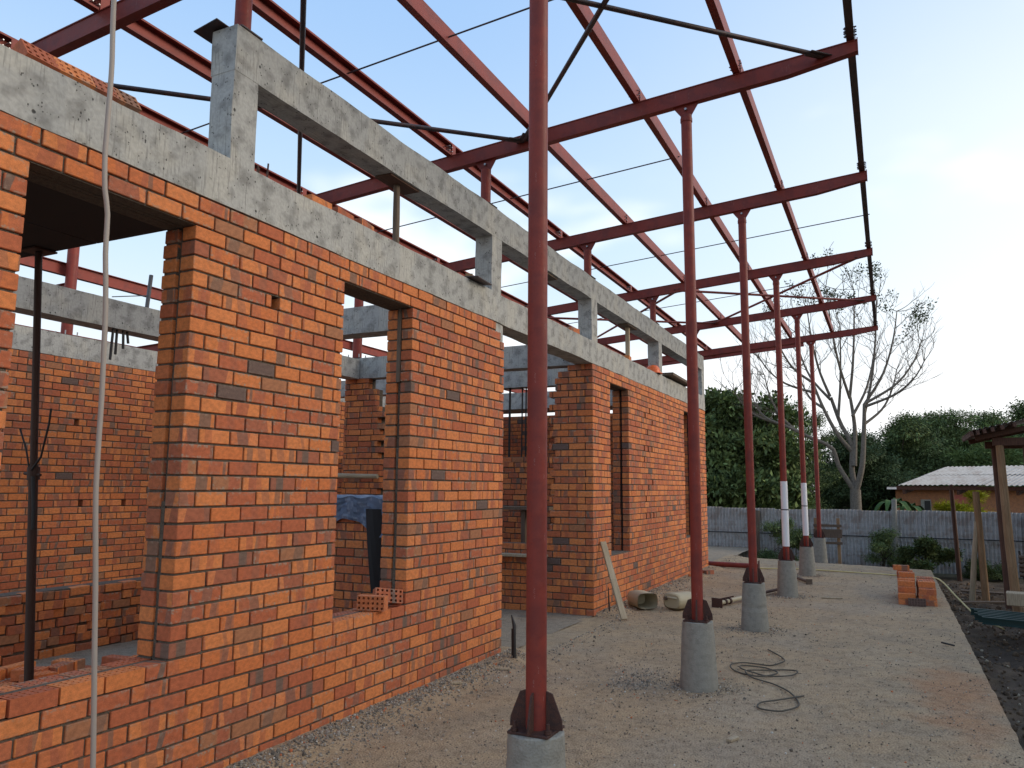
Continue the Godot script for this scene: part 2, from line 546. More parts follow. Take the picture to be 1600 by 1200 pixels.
# perforated brick: the holes are real recesses in the top (+y) face
func holed_mesh(variant: int) -> ArrayMesh:
	var key := "holed_%d" % variant
	if brick_cache.has(key): return brick_cache[key][1]
	var b := MB.new()
	var h := Vector3(BL, BH, BD) * 0.5
	var xs := [-h.x]; var zs := [-h.z]
	for i in 6:
		var c := -h.x + BL * (i + 0.5) / 6.0
		xs.push_back(c - 0.0085); xs.push_back(c + 0.0085)
	xs.push_back(h.x)
	for i in 3:
		var c := -h.z + BD * (i + 0.5) / 3.0
		zs.push_back(c - 0.0085); zs.push_back(c + 0.0085)
	zs.push_back(h.z)
	for i in xs.size() - 1:
		for j in zs.size() - 1:
			var hole := i % 2 == 1 and j % 2 == 1
			var y := h.y - (0.04 if hole else 0.0)
			var x0: float = xs[i]; var x1: float = xs[i + 1]; var z0: float = zs[j]; var z1: float = zs[j + 1]
			b.face([Vector3(x0, y, z0), Vector3(x0, y, z1), Vector3(x1, y, z1), Vector3(x1, y, z0)])
			if hole:
				var t := h.y
				b.face([Vector3(x0, t, z0), Vector3(x0, y, z0), Vector3(x1, y, z0), Vector3(x1, t, z0)].map(func(q): return q))
				b.face([Vector3(x1, t, z1), Vector3(x1, y, z1), Vector3(x0, y, z1), Vector3(x0, t, z1)])
				b.face([Vector3(x0, t, z1), Vector3(x0, y, z1), Vector3(x0, y, z0), Vector3(x0, t, z0)])
				b.face([Vector3(x1, t, z0), Vector3(x1, y, z0), Vector3(x1, y, z1), Vector3(x1, t, z1)])
	b.face([Vector3(-h.x, -h.y, h.z), Vector3(h.x, -h.y, h.z), Vector3(h.x, h.y, h.z), Vector3(-h.x, h.y, h.z)])
	b.face([Vector3(h.x, -h.y, -h.z), Vector3(-h.x, -h.y, -h.z), Vector3(-h.x, h.y, -h.z), Vector3(h.x, h.y, -h.z)])
	b.face([Vector3(h.x, -h.y, h.z), Vector3(h.x, -h.y, -h.z), Vector3(h.x, h.y, -h.z), Vector3(h.x, h.y, h.z)])
	b.face([Vector3(-h.x, -h.y, -h.z), Vector3(-h.x, -h.y, h.z), Vector3(-h.x, h.y, h.z), Vector3(-h.x, h.y, -h.z)])
	b.face([Vector3(-h.x, -h.y, -h.z), Vector3(h.x, -h.y, -h.z), Vector3(h.x, -h.y, h.z), Vector3(-h.x, -h.y, h.z)])
	brick_uv(b, variant)
	brick_cache[key] = [b, b.mesh(M.brick)]
	return brick_cache[key][1]

# cut the holes out of the intervals of a course
func cut(segs: Array, holes: Array) -> Array:
	var res := segs.duplicate()
	for h: Array in holes:
		var nx := []
		for s: Array in res:
			if h[1] <= s[0] or h[0] >= s[1]: nx.push_back(s); continue
			if h[0] - s[0] > 0.03: nx.push_back([s[0], h[0], s[2] if s.size() > 2 else "", s[3] if s.size() > 3 else 0.0])
			if s[1] - h[1] > 0.03: nx.push_back([h[1], s[1], "", 0.0])
		res = nx
	return res

# one course: bricks along [a, b] on the face through origin; along x out is up or down, out is the outward normal
func course(list: Array, k: int, a: float, b: float, origin: Vector3, along: Vector3, out: Vector3, half: bool, from_end := false, jit := 0.0024, weight := 1.0, holed := false) -> void:
	var L := b - a
	var cuts := []
	var s := 0.0
	var first := true
	while s < L - 0.012:
		var len := BL
		if first and half: len = BD
		first = false
		if jit > 0.012: len = BL * rng.randf_range(0.45, 1.0)
		elif jit > 0.006: len = BL * rng.randf_range(0.7, 1.0)
		if s + len > L: len = L - s
		if L - (s + len) < 0.05 and L - (s + len) > 0.0: len = min(L - s, len + 0.05)
		if s + len + 0.02 > L and L - s < BL + 0.05: len = L - s
		cuts.push_back([s, len])
		s += len + 0.012
	for c: Array in cuts:
		var mid: float = c[0] + c[1] * 0.5
		if from_end: mid = L - mid
		var p := origin + along * (a + mid) + Vector3.UP * ((k + 0.5) * COURSE + 0.0015) - out * (BD * 0.5)
		p += out * rng.randf_range(-jit, jit) + Vector3.UP * rng.randf_range(-jit, jit) * 0.7
		var bs := Basis(Vector3.UP.cross(out), Vector3.UP, out)
		bs = bs * Basis.from_euler(Vector3(rng.randf_range(-1, 1), rng.randf_range(-1, 1), rng.randf_range(-1, 1)) * jit * 2.5)
		if rng.randi() % 2: bs = bs * Basis(Vector3.BACK, PI)
		var vr := rng.randi() % 47
		if rng.randf() < 0.006: vr = 47
		if holed: bs = Basis(Vector3.UP.cross(out), Vector3.UP, out)
		list.push_back({"t": Transform3D(bs, p), "l": snappedf(c[1], 0.005), "v": vr, "out": out, "w": weight, "holed": holed and c[1] > 0.2})

func core_rows(b: MB, rows: Array, origin: Vector3, along: Vector3, out: Vector3, d0: float, d1: float, inset: float) -> void:
	# rows: per course list of [a,b]; equal neighbours are joined into one box
	var k := 0
	while k < rows.size():
		var e := k
		while e + 1 < rows.size() and str(rows[e + 1]) == str(rows[k]): e += 1
		for s: Array in rows[k]:
			var a: float = s[0] + inset; var bb: float = s[1] - inset
			if bb - a < 0.01: continue
			var p0 := origin + along * a - out * d0 + Vector3.UP * (k * COURSE)
			var p1 := origin + along * bb - out * d1 + Vector3.UP * ((e + 1) * COURSE - 0.0006)
			b.bx(Vector3(min(p0.x, p1.x), p0.y, min(p0.z, p1.z)), Vector3(max(p0.x, p1.x), p1.y, max(p0.z, p1.z)))
		k = e + 1

func in_view(p: Vector3) -> float:
	var q := cam.global_transform.affine_inverse() * p
	if q.z > -0.2: return 0.0
	var f := 600.0 / tan(deg_to_rad(cam.fov) * 0.5)
	var x := 800.0 + f * q.x / -q.z; var y := 600.0 - f * q.y / -q.z
	if x < -40 or x > 1640 or y < -40 or y > 1240: return 0.0
	return 1.0 / q.length_squared()

# the 300 bricks that show largest are parts, the rest one part of kind stuff
func finish_wall(t: Node3D, list: Array) -> void:
	for d: Dictionary in list:
		var p: Vector3 = d.t.origin
		var vd: Vector3 = (cam.position - p).normalized()
		d.s = in_view(p) * (0.15 + abs(vd.dot(d.out))) * d.w * d.l
	list.sort_custom(func(a, b): return a.s > b.s)
	var rest := MB.new()
	for i in list.size():
		var d: Dictionary = list[i]
		if i < 300 or d.holed:
			var o := MeshInstance3D.new()
			o.name = "brick"
			o.mesh = holed_mesh(d.v) if d.holed else brick_mesh(d.l, d.v)
			t.add_child(o, true)
			o.transform = Transform3D(d.t.basis, d.t.origin - t.position)
		else:
			var b := brick_mb(d.l, d.v)
			var xf: Transform3D = d.t
			for j in b.v.size():
				rest.v.push_back(xf * b.v[j]); rest.n.push_back(xf.basis * b.n[j]); rest.uv.push_back(b.uv[j])
	if rest.v.size():
		var o := part("remaining_bricks", rest, M.brick, t)
		o.set_meta("kind", "stuff")

func front_near_wall() -> void:
	var t := thing("brick_wall", "orange brick front wall with the large window and the tall narrow window", "brick wall", Vector3(XW, 0, -3.5))
	var list := []
	var rows_o := []
	var along := Vector3(0, 0, -1)
	var org := Vector3(XW, 0, 0)
	for k in 37:
		var segs := [[0.3, 7.04]]
		if k >= 8 and k < 35: segs = cut(segs, [[2.11, 3.07], [4.43, 5.33]])
		if k == 36: segs = [[0.3, 6.86]]
		if k == 35: segs = [[0.3, 6.96]]
		if k == 31: segs = cut(segs, [[3.70, 3.775]])
		rows_o.push_back(cut(segs, [[2.12, 3.06], [4.44, 5.32]]) if k == 7 else segs)
		for i in segs.size():
			var s: Array = segs[i]
			var fe: bool = i == 0 and segs.size() > 1 and s[1] < 2.2
			var sill: bool = k == 7
			if sill:
				# the sill bricks inside window 1 keep their perforated tops
				course(list, k, 0.3, 2.11, org, along, Vector3.RIGHT, false, true)
				course(list, k, 2.12, 3.06, org, along, Vector3.RIGHT, true, false, 0.0024, 1.0, true)
				course(list, k, 3.07, 4.43, org, along, Vector3.RIGHT, false)
				course(list, k, 4.44, 5.32, org, along, Vector3.RIGHT, false, false, 0.0024, 1.0, true)
				course(list, k, 5.33, 7.04, org, along, Vector3.RIGHT, false)
			else:
				course(list, k, s[0], s[1], org, along, Vector3.RIGHT, k % 2 == 1, fe)
	var rows_i := []
	for k in 37:
		var segs := [[0.3, 7.04]]
		if k >= 8 and k < 35: segs = cut(segs, [[2.11, 3.07], [4.43, 5.33]])
		rows_i.push_back(cut(segs, [[2.12, 3.06], [4.44, 5.32]]) if k == 7 else segs)
		if k >= 35: continue
		for i in segs.size():
			var s: Array = segs[i]
			course(list, k, s[0], s[1], Vector3(XW - 0.252, 0, 0), along, Vector3.LEFT, k % 2 == 0, i == 0 and segs.size() > 1, 0.004, 0.25, k == 7)
	var b := MB.new()
	core_rows(b, rows_o, org, along, Vector3.RIGHT, 0.013, BD - 0.004, 0.013)
	core_rows(b, rows_i, org, along, Vector3.RIGHT, 0.149, 0.245, 0.010)
	part("mortar", b, M.mortar, t)
	b = MB.new()
	core_rows(b, rows_i, org, along, Vector3.RIGHT, BD + 0.002, 0.1445, 0.026)
	part("cavity_mortar", b, M.mortar, t)
	# mortar filling the cavity mouth on the lower jambs
	for z: Array in [[-3.072, 1.55], [-5.332, 1.95]]:
		b = MB.new()
		b.rough(Vector3(XW - 0.1425, 8 * COURSE + 0.004, z[0] - 0.05), Vector3(XW - BD - 0.004, z[1], z[0] - 0.010), 0.018, 0.016, noise)
		part("jamb_mortar", b, M.mortar, t)
	# lintel soffits
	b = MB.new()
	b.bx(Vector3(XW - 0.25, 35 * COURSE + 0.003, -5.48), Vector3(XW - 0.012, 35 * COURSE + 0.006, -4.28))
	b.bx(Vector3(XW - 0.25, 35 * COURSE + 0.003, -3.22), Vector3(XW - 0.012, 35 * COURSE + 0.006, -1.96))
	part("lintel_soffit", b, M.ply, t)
	# timber strip standing in the cavity of the tall narrow window
	b = MB.new()
	b.box(Transform3D(Basis(), Vector3(XW - 0.128, 2.80, -5.335)), Vector3(0.034, 0.62, 0.03), 0.002)
	part("cavity_batten", b, M.old_wood, t)
	# mortar bed left on the sills
	b = MB.new()
	for w: Array in [[2.13, 3.05], [4.45, 5.31]]:
		b.bx(Vector3(XW - 0.145, 8 * COURSE - 0.03, -w[1]), Vector3(XW - BD - 0.004, 8 * COURSE - 0.006, -w[0]))
	part("sill_mortar", b, M.mortar, t)
	# ragged cement at the unfinished top corner under the ring beam
	b = MB.new()
	b.rough(Vector3(XW - 0.2, 35 * COURSE - 0.02, -7.035), Vector3(XW - 0.012, 37 * COURSE - 0.003, -6.87), 0.03, 0.012, noise)
	part("corner_cement", b, M.concrete, t)
	finish_wall(t, list)

func front_far_wall() -> void:
	var t := thing("brick_wall", "brick wall block with two narrow windows and a ragged toothed return beside the porch", "brick wall", Vector3(XW, 0, -13))
	var list := []
	var rows := []
	var rrows := []
	var along := Vector3(0, 0, -1)
	var org := Vector3(XW, 0, 0)
	var holes := [[12.176, 31], [12.441, 32], [12.587, 30], [12.31, 28], [12.112, 25], [12.333, 25], [12.562, 25], [12.104, 23], [12.57, 19], [12.337, 18], [12.182, 16], [12.164, 13], [12.384, 13], [12.612, 13], [16.42, 30], [16.32, 19], [16.18, 24]]
	for k in 37:
		var segs := [[9.70, 16.75]]
		if k >= 8 and k < 35: segs = cut(segs, [[10.42, 11.28], [14.82, 15.68]])
		for h: Array in holes:
			if h[1] == k: segs = cut(segs, [[h[0] - 0.035, h[0] + 0.035]])
		rows.push_back(segs)
		for i in segs.size():
			var s: Array = segs[i]
			var a: float = s[0]
			if i == 0 and k % 2 == 1: a += BD + 0.010
			course(list, k, a, s[1], org, along, Vector3.RIGHT, k % 2 == 1 and i > 0, false)
		# return wall across the porch, toothed at its open end
		var e := 0.55 + (0.06 if k % 2 == 0 else 0.0) + rng.randf_range(-0.015, 0.02)
		if k < 9: e = 3.3
		elif k == 9: e = 1.5
		elif k > 9 and k < 12: e = 0.75
		elif k == 35: e = 0.50
		elif k == 36: e = 0.36
		elif k == 34: e = 0.545
		rrows.push_back([[0.115, e - 0.02]])
		course(list, k, 0.0 if k % 2 == 1 else BD + 0.010, e, Vector3(XW, 0, -9.70), Vector3.LEFT, Vector3.BACK, false, false, 0.0025)
		# inner leaf shown in the window reveals
		if k >= 8 and k < 35:
			for s: Array in [[9.9, 10.42], [11.28, 11.9], [14.2, 14.82], [15.68, 16.4]]:
				course(list, k, s[0], s[1], Vector3(XW - 0.252, 0, 0), along, Vector3.LEFT, k % 2 == 0, s[1] == 10.42 or s[1] == 14.82, 0.004, 0.2)
	var b := MB.new()
	core_rows(b, rows, org, along, Vector3.RIGHT, 0.013, BD - 0.004, 0.013)
	core_rows(b, rrows, Vector3(XW, 0, -9.70), Vector3.LEFT, Vector3.BACK, 0.013, BD - 0.004, 0.0)
	var rows_i := []
	for k in 37:
		rows_i.push_back([[9.83, 10.42], [11.28, 14.82], [15.68, 16.75]] if k >= 8 and k < 35 else [[9.83, 16.75]])
	core_rows(b, rows_i, org, along, Vector3.RIGHT, 0.149, 0.245, 0.010)
	part("mortar", b, M.mortar, t)
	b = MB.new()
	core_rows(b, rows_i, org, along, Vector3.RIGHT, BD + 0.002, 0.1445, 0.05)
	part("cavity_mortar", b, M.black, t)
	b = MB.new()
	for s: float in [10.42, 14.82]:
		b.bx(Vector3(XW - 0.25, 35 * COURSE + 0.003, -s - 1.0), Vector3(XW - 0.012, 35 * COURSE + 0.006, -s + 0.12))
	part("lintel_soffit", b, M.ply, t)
	b = MB.new()
	for s: float in [10.42, 14.82]:
		b.bx(Vector3(XW - 0.24, 8 * COURSE - 0.01, -s - 0.855), Vector3(XW - 0.012, 8 * COURSE + 0.008, -s - 0.005))
	part("sill_mortar", b, M.mortar, t)
	finish_wall(t, list)

func inner_wall(label: String, origin: Vector3, along: Vector3, out: Vector3, rows: Array, jit := 0.003) -> Node3D:
	var t := thing("brick_wall", label, "brick wall", origin)
	var list := []
	for k in rows.size():
		for s: Array in rows[k]:
			course(list, k, s[0], s[1], origin, along, out, k % 2 == 1, false, jit)
	var b := MB.new()
	core_rows(b, rows, origin, along, out, 0.009 + jit, BD - 0.004, 0.012)
	core_rows(b, rows, origin, along, out, BD, 0.23, 0.03)
	part("mortar", b, M.mortar, t)
	finish_wall(t, list)
	return t

func rows_of(n: int, segs: Array) -> Array:
	var r := []
	for k in n: r.push_back(segs)
	return r

func interior_walls() -> void:
	# long rear wall
	var rows := []
	for k in 37:
		var segs := [[2.0, 22.0]]
		if k < 24: segs = cut(segs, [[3.9, 5.05]])
		if k == 27: segs = cut(segs, [[6.75, 6.82]])
		if k == 15: segs = cut(segs, [[6.9, 6.97], [7.55, 7.62]])
		rows.push_back(segs)
	inner_wall("long orange rear wall under its own concrete beam, behind the low rough wall", Vector3(-9.7, 0, 0), Vector3(0, 0, -1), Vector3.RIGHT, rows)
	# rough low wall of the middle row
	inner_wall("knee-high rough wall of broken dark bricks inside the building", Vector3(-7.27, 0, 0), Vector3(0, 0, -1), Vector3.RIGHT, rows_of(7, [[0.8, 6.75]]), 0.017)
	# cross wall that carries the tarpaulin
	inner_wall("waist-high dark cross wall half covered by a blue tarpaulin", Vector3(0, 0, -6.85), Vector3.LEFT, Vector3.BACK, rows_of(17, [[3.76, 7.2]]))
	# pier below the beam corner
	rows = []
	for k in 37:
		var e := 6.84 + (0.06 if k % 2 else 0.0) + rng.randf_range(-0.03, 0.03)
		if k > 34: e = 7.12
		if k > 31 and k < 35: e = 6.98
		rows.push_back([[e, 7.56]])
	inner_wall("tall narrow brick pier under the inner beam corner, its side left toothed", Vector3(0, 0, -9.69), Vector3.LEFT, Vector3.BACK, rows, 0.005)
	inner_wall("brick end wall closing the far block, glimpsed through its narrow windows", Vector3(0, 0, -16.52), Vector3.LEFT, Vector3.BACK, rows_of(37, [[3.76, 9.65]]))
	# wall behind the porch
	rows = []
	for k in 24:
		var e := 4.75 + rng.randf_range(-0.1, 0.1)
		rows.push_back([[e, 9.6]])
	inner_wall("dark unfinished brick wall deep behind the porch with thin steel props on it", Vector3(0, 0, -11.66), Vector3.LEFT, Vector3.BACK, rows, 0.007)

# ---------------------------------------------------------------- concrete
func concrete_frame() -> void:
	var t := thing("concrete_frame", "grey cast concrete ring beam with short posts and an upper beam along the front", "concrete frame", Vector3(XW, 37 * COURSE, -3))
	var b := MB.new()
	b.rough(Vector3(XW - 0.25, 3.290, -16.76), Vector3(XW + 0.004, 3.59, 0.3), 0.06, 0.011, noise)
	part("ring_beam", b, M.concrete, t)
	for z: Array in [[-3.484, -3.286], [-6.966, -6.748], [-9.883, -9.66], [-13.279, -13.065], [-16.76, -16.52]]:
		b = MB.new()
		b.rough(Vector3(XW - 0.19, 3.585, z[0]), Vector3(XW + 0.002, 4.166, z[1]), 0.04, 0.012, noise)
		part("post", b, M.concrete, t)
	b = MB.new()
	b.rough(Vector3(XW - 0.2, 4.160, -16.76), Vector3(XW + 0.004, 4.462, -3.284), 0.06, 0.012, noise)
	part("upper_beam", b, M.concrete, t)
	# starter bars
	b = MB.new()
	for p: Array in [[-3.60, -3.62], [-3.63, -3.66], [-3.58, -3.69]]:
		b.tube([Vector3(p[0], 3.55, p[1]), Vector3(p[0], 3.70 + rng.randf() * 0.06, p[1] - 0.01)], 0.006, 6)
	part("starter_bar", b, M.rust, t)

func inner_beams() -> void:
	for d: Array in [
		["concrete_beam", "concrete beam on the long orange rear wall", Vector3(-9.95, 3.29, -22.0), Vector3(-9.70, 3.59, -1.0)],
		["concrete_beam", "bare concrete beam hanging clear above the knee-high rough wall", Vector3(-7.52, 3.27, -9.66), Vector3(-7.27, 3.57, 0.0)],
		["concrete_beam", "concrete cross beam at the near side of the porch, seen through the tall narrow window", Vector3(-7.268, 3.292, -7.04), Vector3(XW - 0.252, 3.592, -6.80)],
		["concrete_beam", "concrete cross beam meeting the toothed return wall at the porch", Vector3(-7.52, 3.28, -9.93), Vector3(XW - 0.252, 3.60, -9.68)],
		["concrete_beam", "concrete cross beam above the dark unfinished wall behind the porch", Vector3(-9.69, 3.29, -11.88), Vector3(XW - 0.252, 3.59, -11.63)],
		["concrete_beam", "deep wide concrete beam on thin props at the back of the porch", Vector3(-9.69, 3.29, -15.9), Vector3(XW - 0.252, 3.64, -14.96)]]:
		var b := MB.new()
		b.rough(d[2], d[3], 0.09, 0.007, noise)
		solo(d[0], b, M.concrete, d[1], "concrete beam")

# ---------------------------------------------------------------- steel canopy
func rafter_top(x: float) -> float:
	return 5.375 + 0.077 * (x + 0.065)

func columns() -> void:
	var labels := ["red steel pipe column opposite the tall narrow window, in front of the porch gap", "red steel pipe column beside the coiled rope", "red steel pipe column with the yellow steel prop lying behind its pedestal", "red pipe column with a white sleeve, beside the short prop on the ground", "white-sleeved red pipe column beside the plain column at the end of the row", "red steel pipe column at the end of the row by the timber stakes"]
	var lean := [0.0, 0.003, -0.002, 0.002, -0.003, 0.002]
	for i in 6:
		var z: float = RAFTER_Z[i]
		var at := Vector3(COL_X, 0, z)
		var t := thing("steel_column", labels[i], "column", at, "red steel columns of the canopy")
		var top := rafter_top(COL_X) - 0.15
		var ph := 0.535
		var b := MB.new()
		var pf := []
		for k in 11:
			var y := ph * k / 10.0
			pf.push_back(Vector2(lerp(0.157, 0.128, k / 10.0) + 0.006 * noise.get_noise_2d(y * 60.0, i * 30.0), y - 0.03 if k == 0 else y))
		pf.push_back(Vector2(0.121, ph + 0.006)); pf.push_back(Vector2(0.0, ph + 0.008))
		b.lathe(pf, at, 32)
		part("pedestal", b, M.pedestal, t)
		b = MB.new()
		b.tube([Vector3(COL_X, ph + 0.016, z), Vector3(COL_X + lean[i], 2.0, z), Vector3(COL_X + lean[i], 3.5, z), Vector3(COL_X, top - 0.10, z)], 0.048, 28)
		part("pipe", b, M.red, t)
		b = MB.new()
		b.box(Transform3D(Basis(), Vector3(COL_X, ph + 0.012, z)), Vector3(0.2, 0.012, 0.2), 0.002)
		part("base_plate", b, M.rust, t)
		for k in 4:
			b = MB.new()
			var bs := Basis(Vector3.UP, k * PI / 2 + 0.12)
			var xf := Transform3D(bs, Vector3(COL_X, ph + 0.018, z) - bs.z * 0.004)
			b.prism(PackedVector2Array([Vector2(0.049, 0), Vector2(0.125, 0), Vector2(0.122, 0.045), Vector2(0.078, 0.155), Vector2(0.049, 0.165)]), xf, 0.009)
			part("gusset", b, M.rust, t)
			b = MB.new()
			var bp := Vector3(COL_X, ph + 0.012, z) + bs * Vector3(0.078, 0, 0.078)
			b.tube([bp, bp + Vector3(0, 0.05, 0)], 0.009, 6)
			b.tube([bp + Vector3(0, 0.008, 0), bp + Vector3(0, 0.024, 0)], 0.016, 6)
			part("anchor_bolt", b, M.rust, t)
		b = MB.new()
		b.prism(PackedVector2Array([Vector2(-0.05, -0.02), Vector2(0.05, -0.02), Vector2(0.05, 0.02), Vector2(0.118, 0.129), Vector2(-0.118, 0.111), Vector2(-0.05, 0.02)]), Transform3D(Basis(), Vector3(COL_X, top - 0.12, z - 0.006)), 0.012)
		part("top_gusset", b, M.red, t)
		b = MB.new()
		b.tube([Vector3(COL_X, top - 0.045, z - 0.03), Vector3(COL_X, top - 0.045, z + 0.03)], 0.012, 6)
		part("top_bolt", b, M.bolt, t)
		b = MB.new()
		b.tube([Vector3(COL_X, top - 0.165, z), Vector3(COL_X, top - 0.13, z)], 0.054, 24)
		part("collar", b, M.red, t)
		if i == 3 or i == 4:
			b = MB.new()
			b.tube([Vector3(COL_X + lean[i] * 0.3, 0.755, z), Vector3(COL_X + lean[i], 1.318, z)], 0.0545, 24)
			b.tube([Vector3(COL_X + lean[i], 1.322, z), Vector3(COL_X + lean[i], 1.762, z)], 0.0535, 24)
			part("white_sleeve", b, M.white, t)
			b = MB.new()
			b.tube([Vector3(COL_X + lean[i], 1.312, z), Vector3(COL_X + lean[i], 1.328, z)], 0.0556, 24)
			part("tie_band", b, M.black, t)

func i_beam(b: MB, a: Vector3, e: Vector3, h: float, w: float) -> void:
	var xf := look(a, e)
	var L := a.distance_to(e)
	var tw := 0.006; var tf := 0.009
	b.prism(PackedVector2Array([Vector2(-w/2, -h/2), Vector2(w/2, -h/2), Vector2(w/2, -h/2+tf), Vector2(tw/2, -h/2+tf), Vector2(tw/2, h/2-tf), Vector2(w/2, h/2-tf), Vector2(w/2, h/2), Vector2(-w/2, h/2), Vector2(-w/2, h/2-tf), Vector2(-tw/2, h/2-tf), Vector2(-tw/2, -h/2+tf), Vector2(-w/2, -h/2+tf)]), xf, L)

func rafters() -> void:
	var labels := ["red steel rafter above the large window, crossing over the near end of the upper beam", "tapered red rafter on the column beside the coiled rope", "tapered red rafter on the column with the yellow prop behind it", "tapered red rafter on the white-sleeved column beside the short prop", "tapered red rafter on the white-sleeved column next to the row's end", "tapered red rafter on the column at the end of the row"]
	for i in 6:
		var z: float = RAFTER_Z[i]
		var x0 := -6.35; var x1 := -0.62; var x2 := -0.062
		var t := thing("steel_rafter", labels[i], "rafter", Vector3(COL_X, rafter_top(COL_X), z), "red steel rafters of the canopy")
		var w := 0.075; var tf := 0.009
		# web as one tapered plate, flanges as plates
		var b := MB.new()
		var pr := PackedVector2Array([Vector2(x0, rafter_top(x0) - 0.141), Vector2(x1, rafter_top(x1) - 0.141), Vector2(x2, rafter_top(x2) - 0.096), Vector2(x2, rafter_top(x2) - tf), Vector2(x0, rafter_top(x0) - tf)])
		b.prism(pr, Transform3D(Basis(), Vector3(0, 0, z - 0.003)), 0.006)
		part("web", b, M.red, t)
		b = MB.new()
		b.prism(PackedVector2Array([Vector2(x0, rafter_top(x0) - tf), Vector2(x2, rafter_top(x2) - tf), Vector2(x2, rafter_top(x2)), Vector2(x0, rafter_top(x0))]), Transform3D(Basis(), Vector3(0, 0, z - w/2)), w)
		part("top_flange", b, M.red, t)
		b = MB.new()
		b.prism(PackedVector2Array([Vector2(x0, rafter_top(x0) - 0.15), Vector2(x1, rafter_top(x1) - 0.15), Vector2(x2, rafter_top(x2) - 0.105), Vector2(x2, rafter_top(x2) - 0.096), Vector2(x1, rafter_top(x1) - 0.141), Vector2(x0, rafter_top(x0) - 0.141)]), Transform3D(Basis(), Vector3(0, 0, z - w/2)), w)
		part("bottom_flange", b, M.red, t)
		b = MB.new()
		b.bx(Vector3(x2, rafter_top(x2) - 0.108, z - w/2 - 0.004), Vector3(x2 + 0.008, rafter_top(x2) + 0.012, z + w/2 + 0.004))
		part("end_plate", b, M.red, t)
		# side plate boxing the web: the face reads flat in the photograph
		b = MB.new()
		b.prism(pr, Transform3D(Basis(), Vector3(0, 0, z + 0.026)), 0.005)
		part("side_plate", b, M.red, t)
		if i < 5:
			# stub and gusset on the upper beam
			var sx := XW - 0.075
			var stub := thing("steel_stub", ["red steel stub column with a bent plate on the end of the upper beam", "red steel stub post under the rafter of the rope column", "red steel stub post with a wire at its foot on the upper beam", "red steel stub post at the braced bay of the upper beam", "red steel stub post at the far end of the upper beam"][i], "stub column", Vector3(sx, 4.465, z), "red stubs on the upper beam")
			var top := rafter_top(sx) - 0.15
			b = MB.new()
			b.tube([Vector3(sx, 4.478, z), Vector3(sx, top - 0.10, z)], 0.052, 20)
			part("pipe", b, M.red, stub)
			b = MB.new()
			b.prism(PackedVector2Array([Vector2(-0.055, -0.02), Vector2(0.055, -0.02), Vector2(0.055, 0.02), Vector2(0.12, 0.128), Vector2(-0.12, 0.110), Vector2(-0.055, 0.02)]), Transform3D(Basis(), Vector3(sx, top - 0.12, z - 0.006)), 0.012)
			part("top_gusset", b, M.red, stub)
			b = MB.new()
			b.tube([Vector3(sx, top - 0.045, z - 0.03), Vector3(sx, top - 0.045, z + 0.03)], 0.012, 6)
			part("top_bolt", b, M.bolt, stub)
			b = MB.new()
			b.box(Transform3D(Basis(), Vector3(sx - 0.01, 4.470, z)), Vector3(0.2, 0.012, 0.18), 0.002)
			if i == 0:
				b.box(Transform3D(Basis(Vector3.BACK, 0.18), Vector3(sx - 0.13, 4.475, z + 0.10)), Vector3(0.2, 0.010, 0.16), 0.002)
			part("base_plate", b, M.dark_steel, stub)

func end_trimmer() -> void:
	var b := MB.new()
	i_beam(b, Vector3(-6.4, rafter_top(-6.4) - 0.02, -20.35), Vector3(-1.75, rafter_top(-1.75) - 0.02, -20.35), 0.10, 0.06)
	solo("steel_beam", b, M.red, "slim red trimmer beam hung just beyond the last rafter", "steel beam")

func c_profile(h: float, w: float) -> PackedVector2Array:
	var t := 0.005
	return PackedVector2Array([Vector2(0, 0), Vector2(w, 0), Vector2(w, 0.016), Vector2(w - t, 0.016), Vector2(w - t, t), Vector2(t, t), Vector2(t, h - t), Vector2(w - t, h - t), Vector2(w - t, h - 0.016), Vector2(w, h - 0.016), Vector2(w, h), Vector2(0, h)])

func purlins() -> void:
	var xs := [-0.11, -1.045, -1.965, -3.03, -3.99, -4.96, -5.98]
	var labels := ["eaves purlin bolted along the rafter tips", "second canopy purlin in from the rafter tips", "third canopy purlin in from the rafter tips", "fourth canopy purlin in from the rafter tips", "fifth canopy purlin, just behind the upper concrete beam", "sixth canopy purlin, seen through the gap under the upper beam", "seventh canopy purlin, just above the top of the ring beam"]
	for i in 7:
		var x: float = xs[i]
		var y := rafter_top(x) + 0.004
		var t := thing("roof_purlin", labels[i], "purlin", Vector3(x, y, -10), "purlins of the canopy")
		var b := MB.new()
		var z1 := -19.45
		if i == 4: z1 = -20.4
		# web faces away from the building (+x side open to the left)
		if i == 0 or i > 3: b.prism(c_profile(0.14 if i > 0 else 0.10, 0.062), Transform3D(Basis(), Vector3(x - 0.031, y, z1)), -z1 - 0.6)
		else: b.prism(c_profile(0.14, 0.062), Transform3D(Basis(Vector3.UP, PI), Vector3(x + 0.031, y, -0.6)), -z1 - 0.6)
		part("channel", b, M.red if i > 0 else M.dark_steel, t)
		for z: float in RAFTER_Z:
			b = MB.new()
			b.bx(Vector3(x + 0.034, y - 0.003, z - 0.035), Vector3(x + 0.040, y + 0.12, z + 0.035))
			part("cleat", b, M.red if i > 0 else M.dark_steel, t)
			b = MB.new()
			for k in 4:
				var p := Vector3(x, y + 0.03 + 0.045 * (k / 2), z + (0.05 if k % 2 else 0.10) + 0.0)
				b.tube([p - Vector3(0.05, 0, 0), p + Vector3(0.052, 0, 0)], 0.006, 6)
				b.tube([p - Vector3(0.042, 0, 0), p - Vector3(0.033, 0, 0)], 0.012, 6)
			part("bolts", b, M.bolt if i > 0 else M.dark_steel, t)

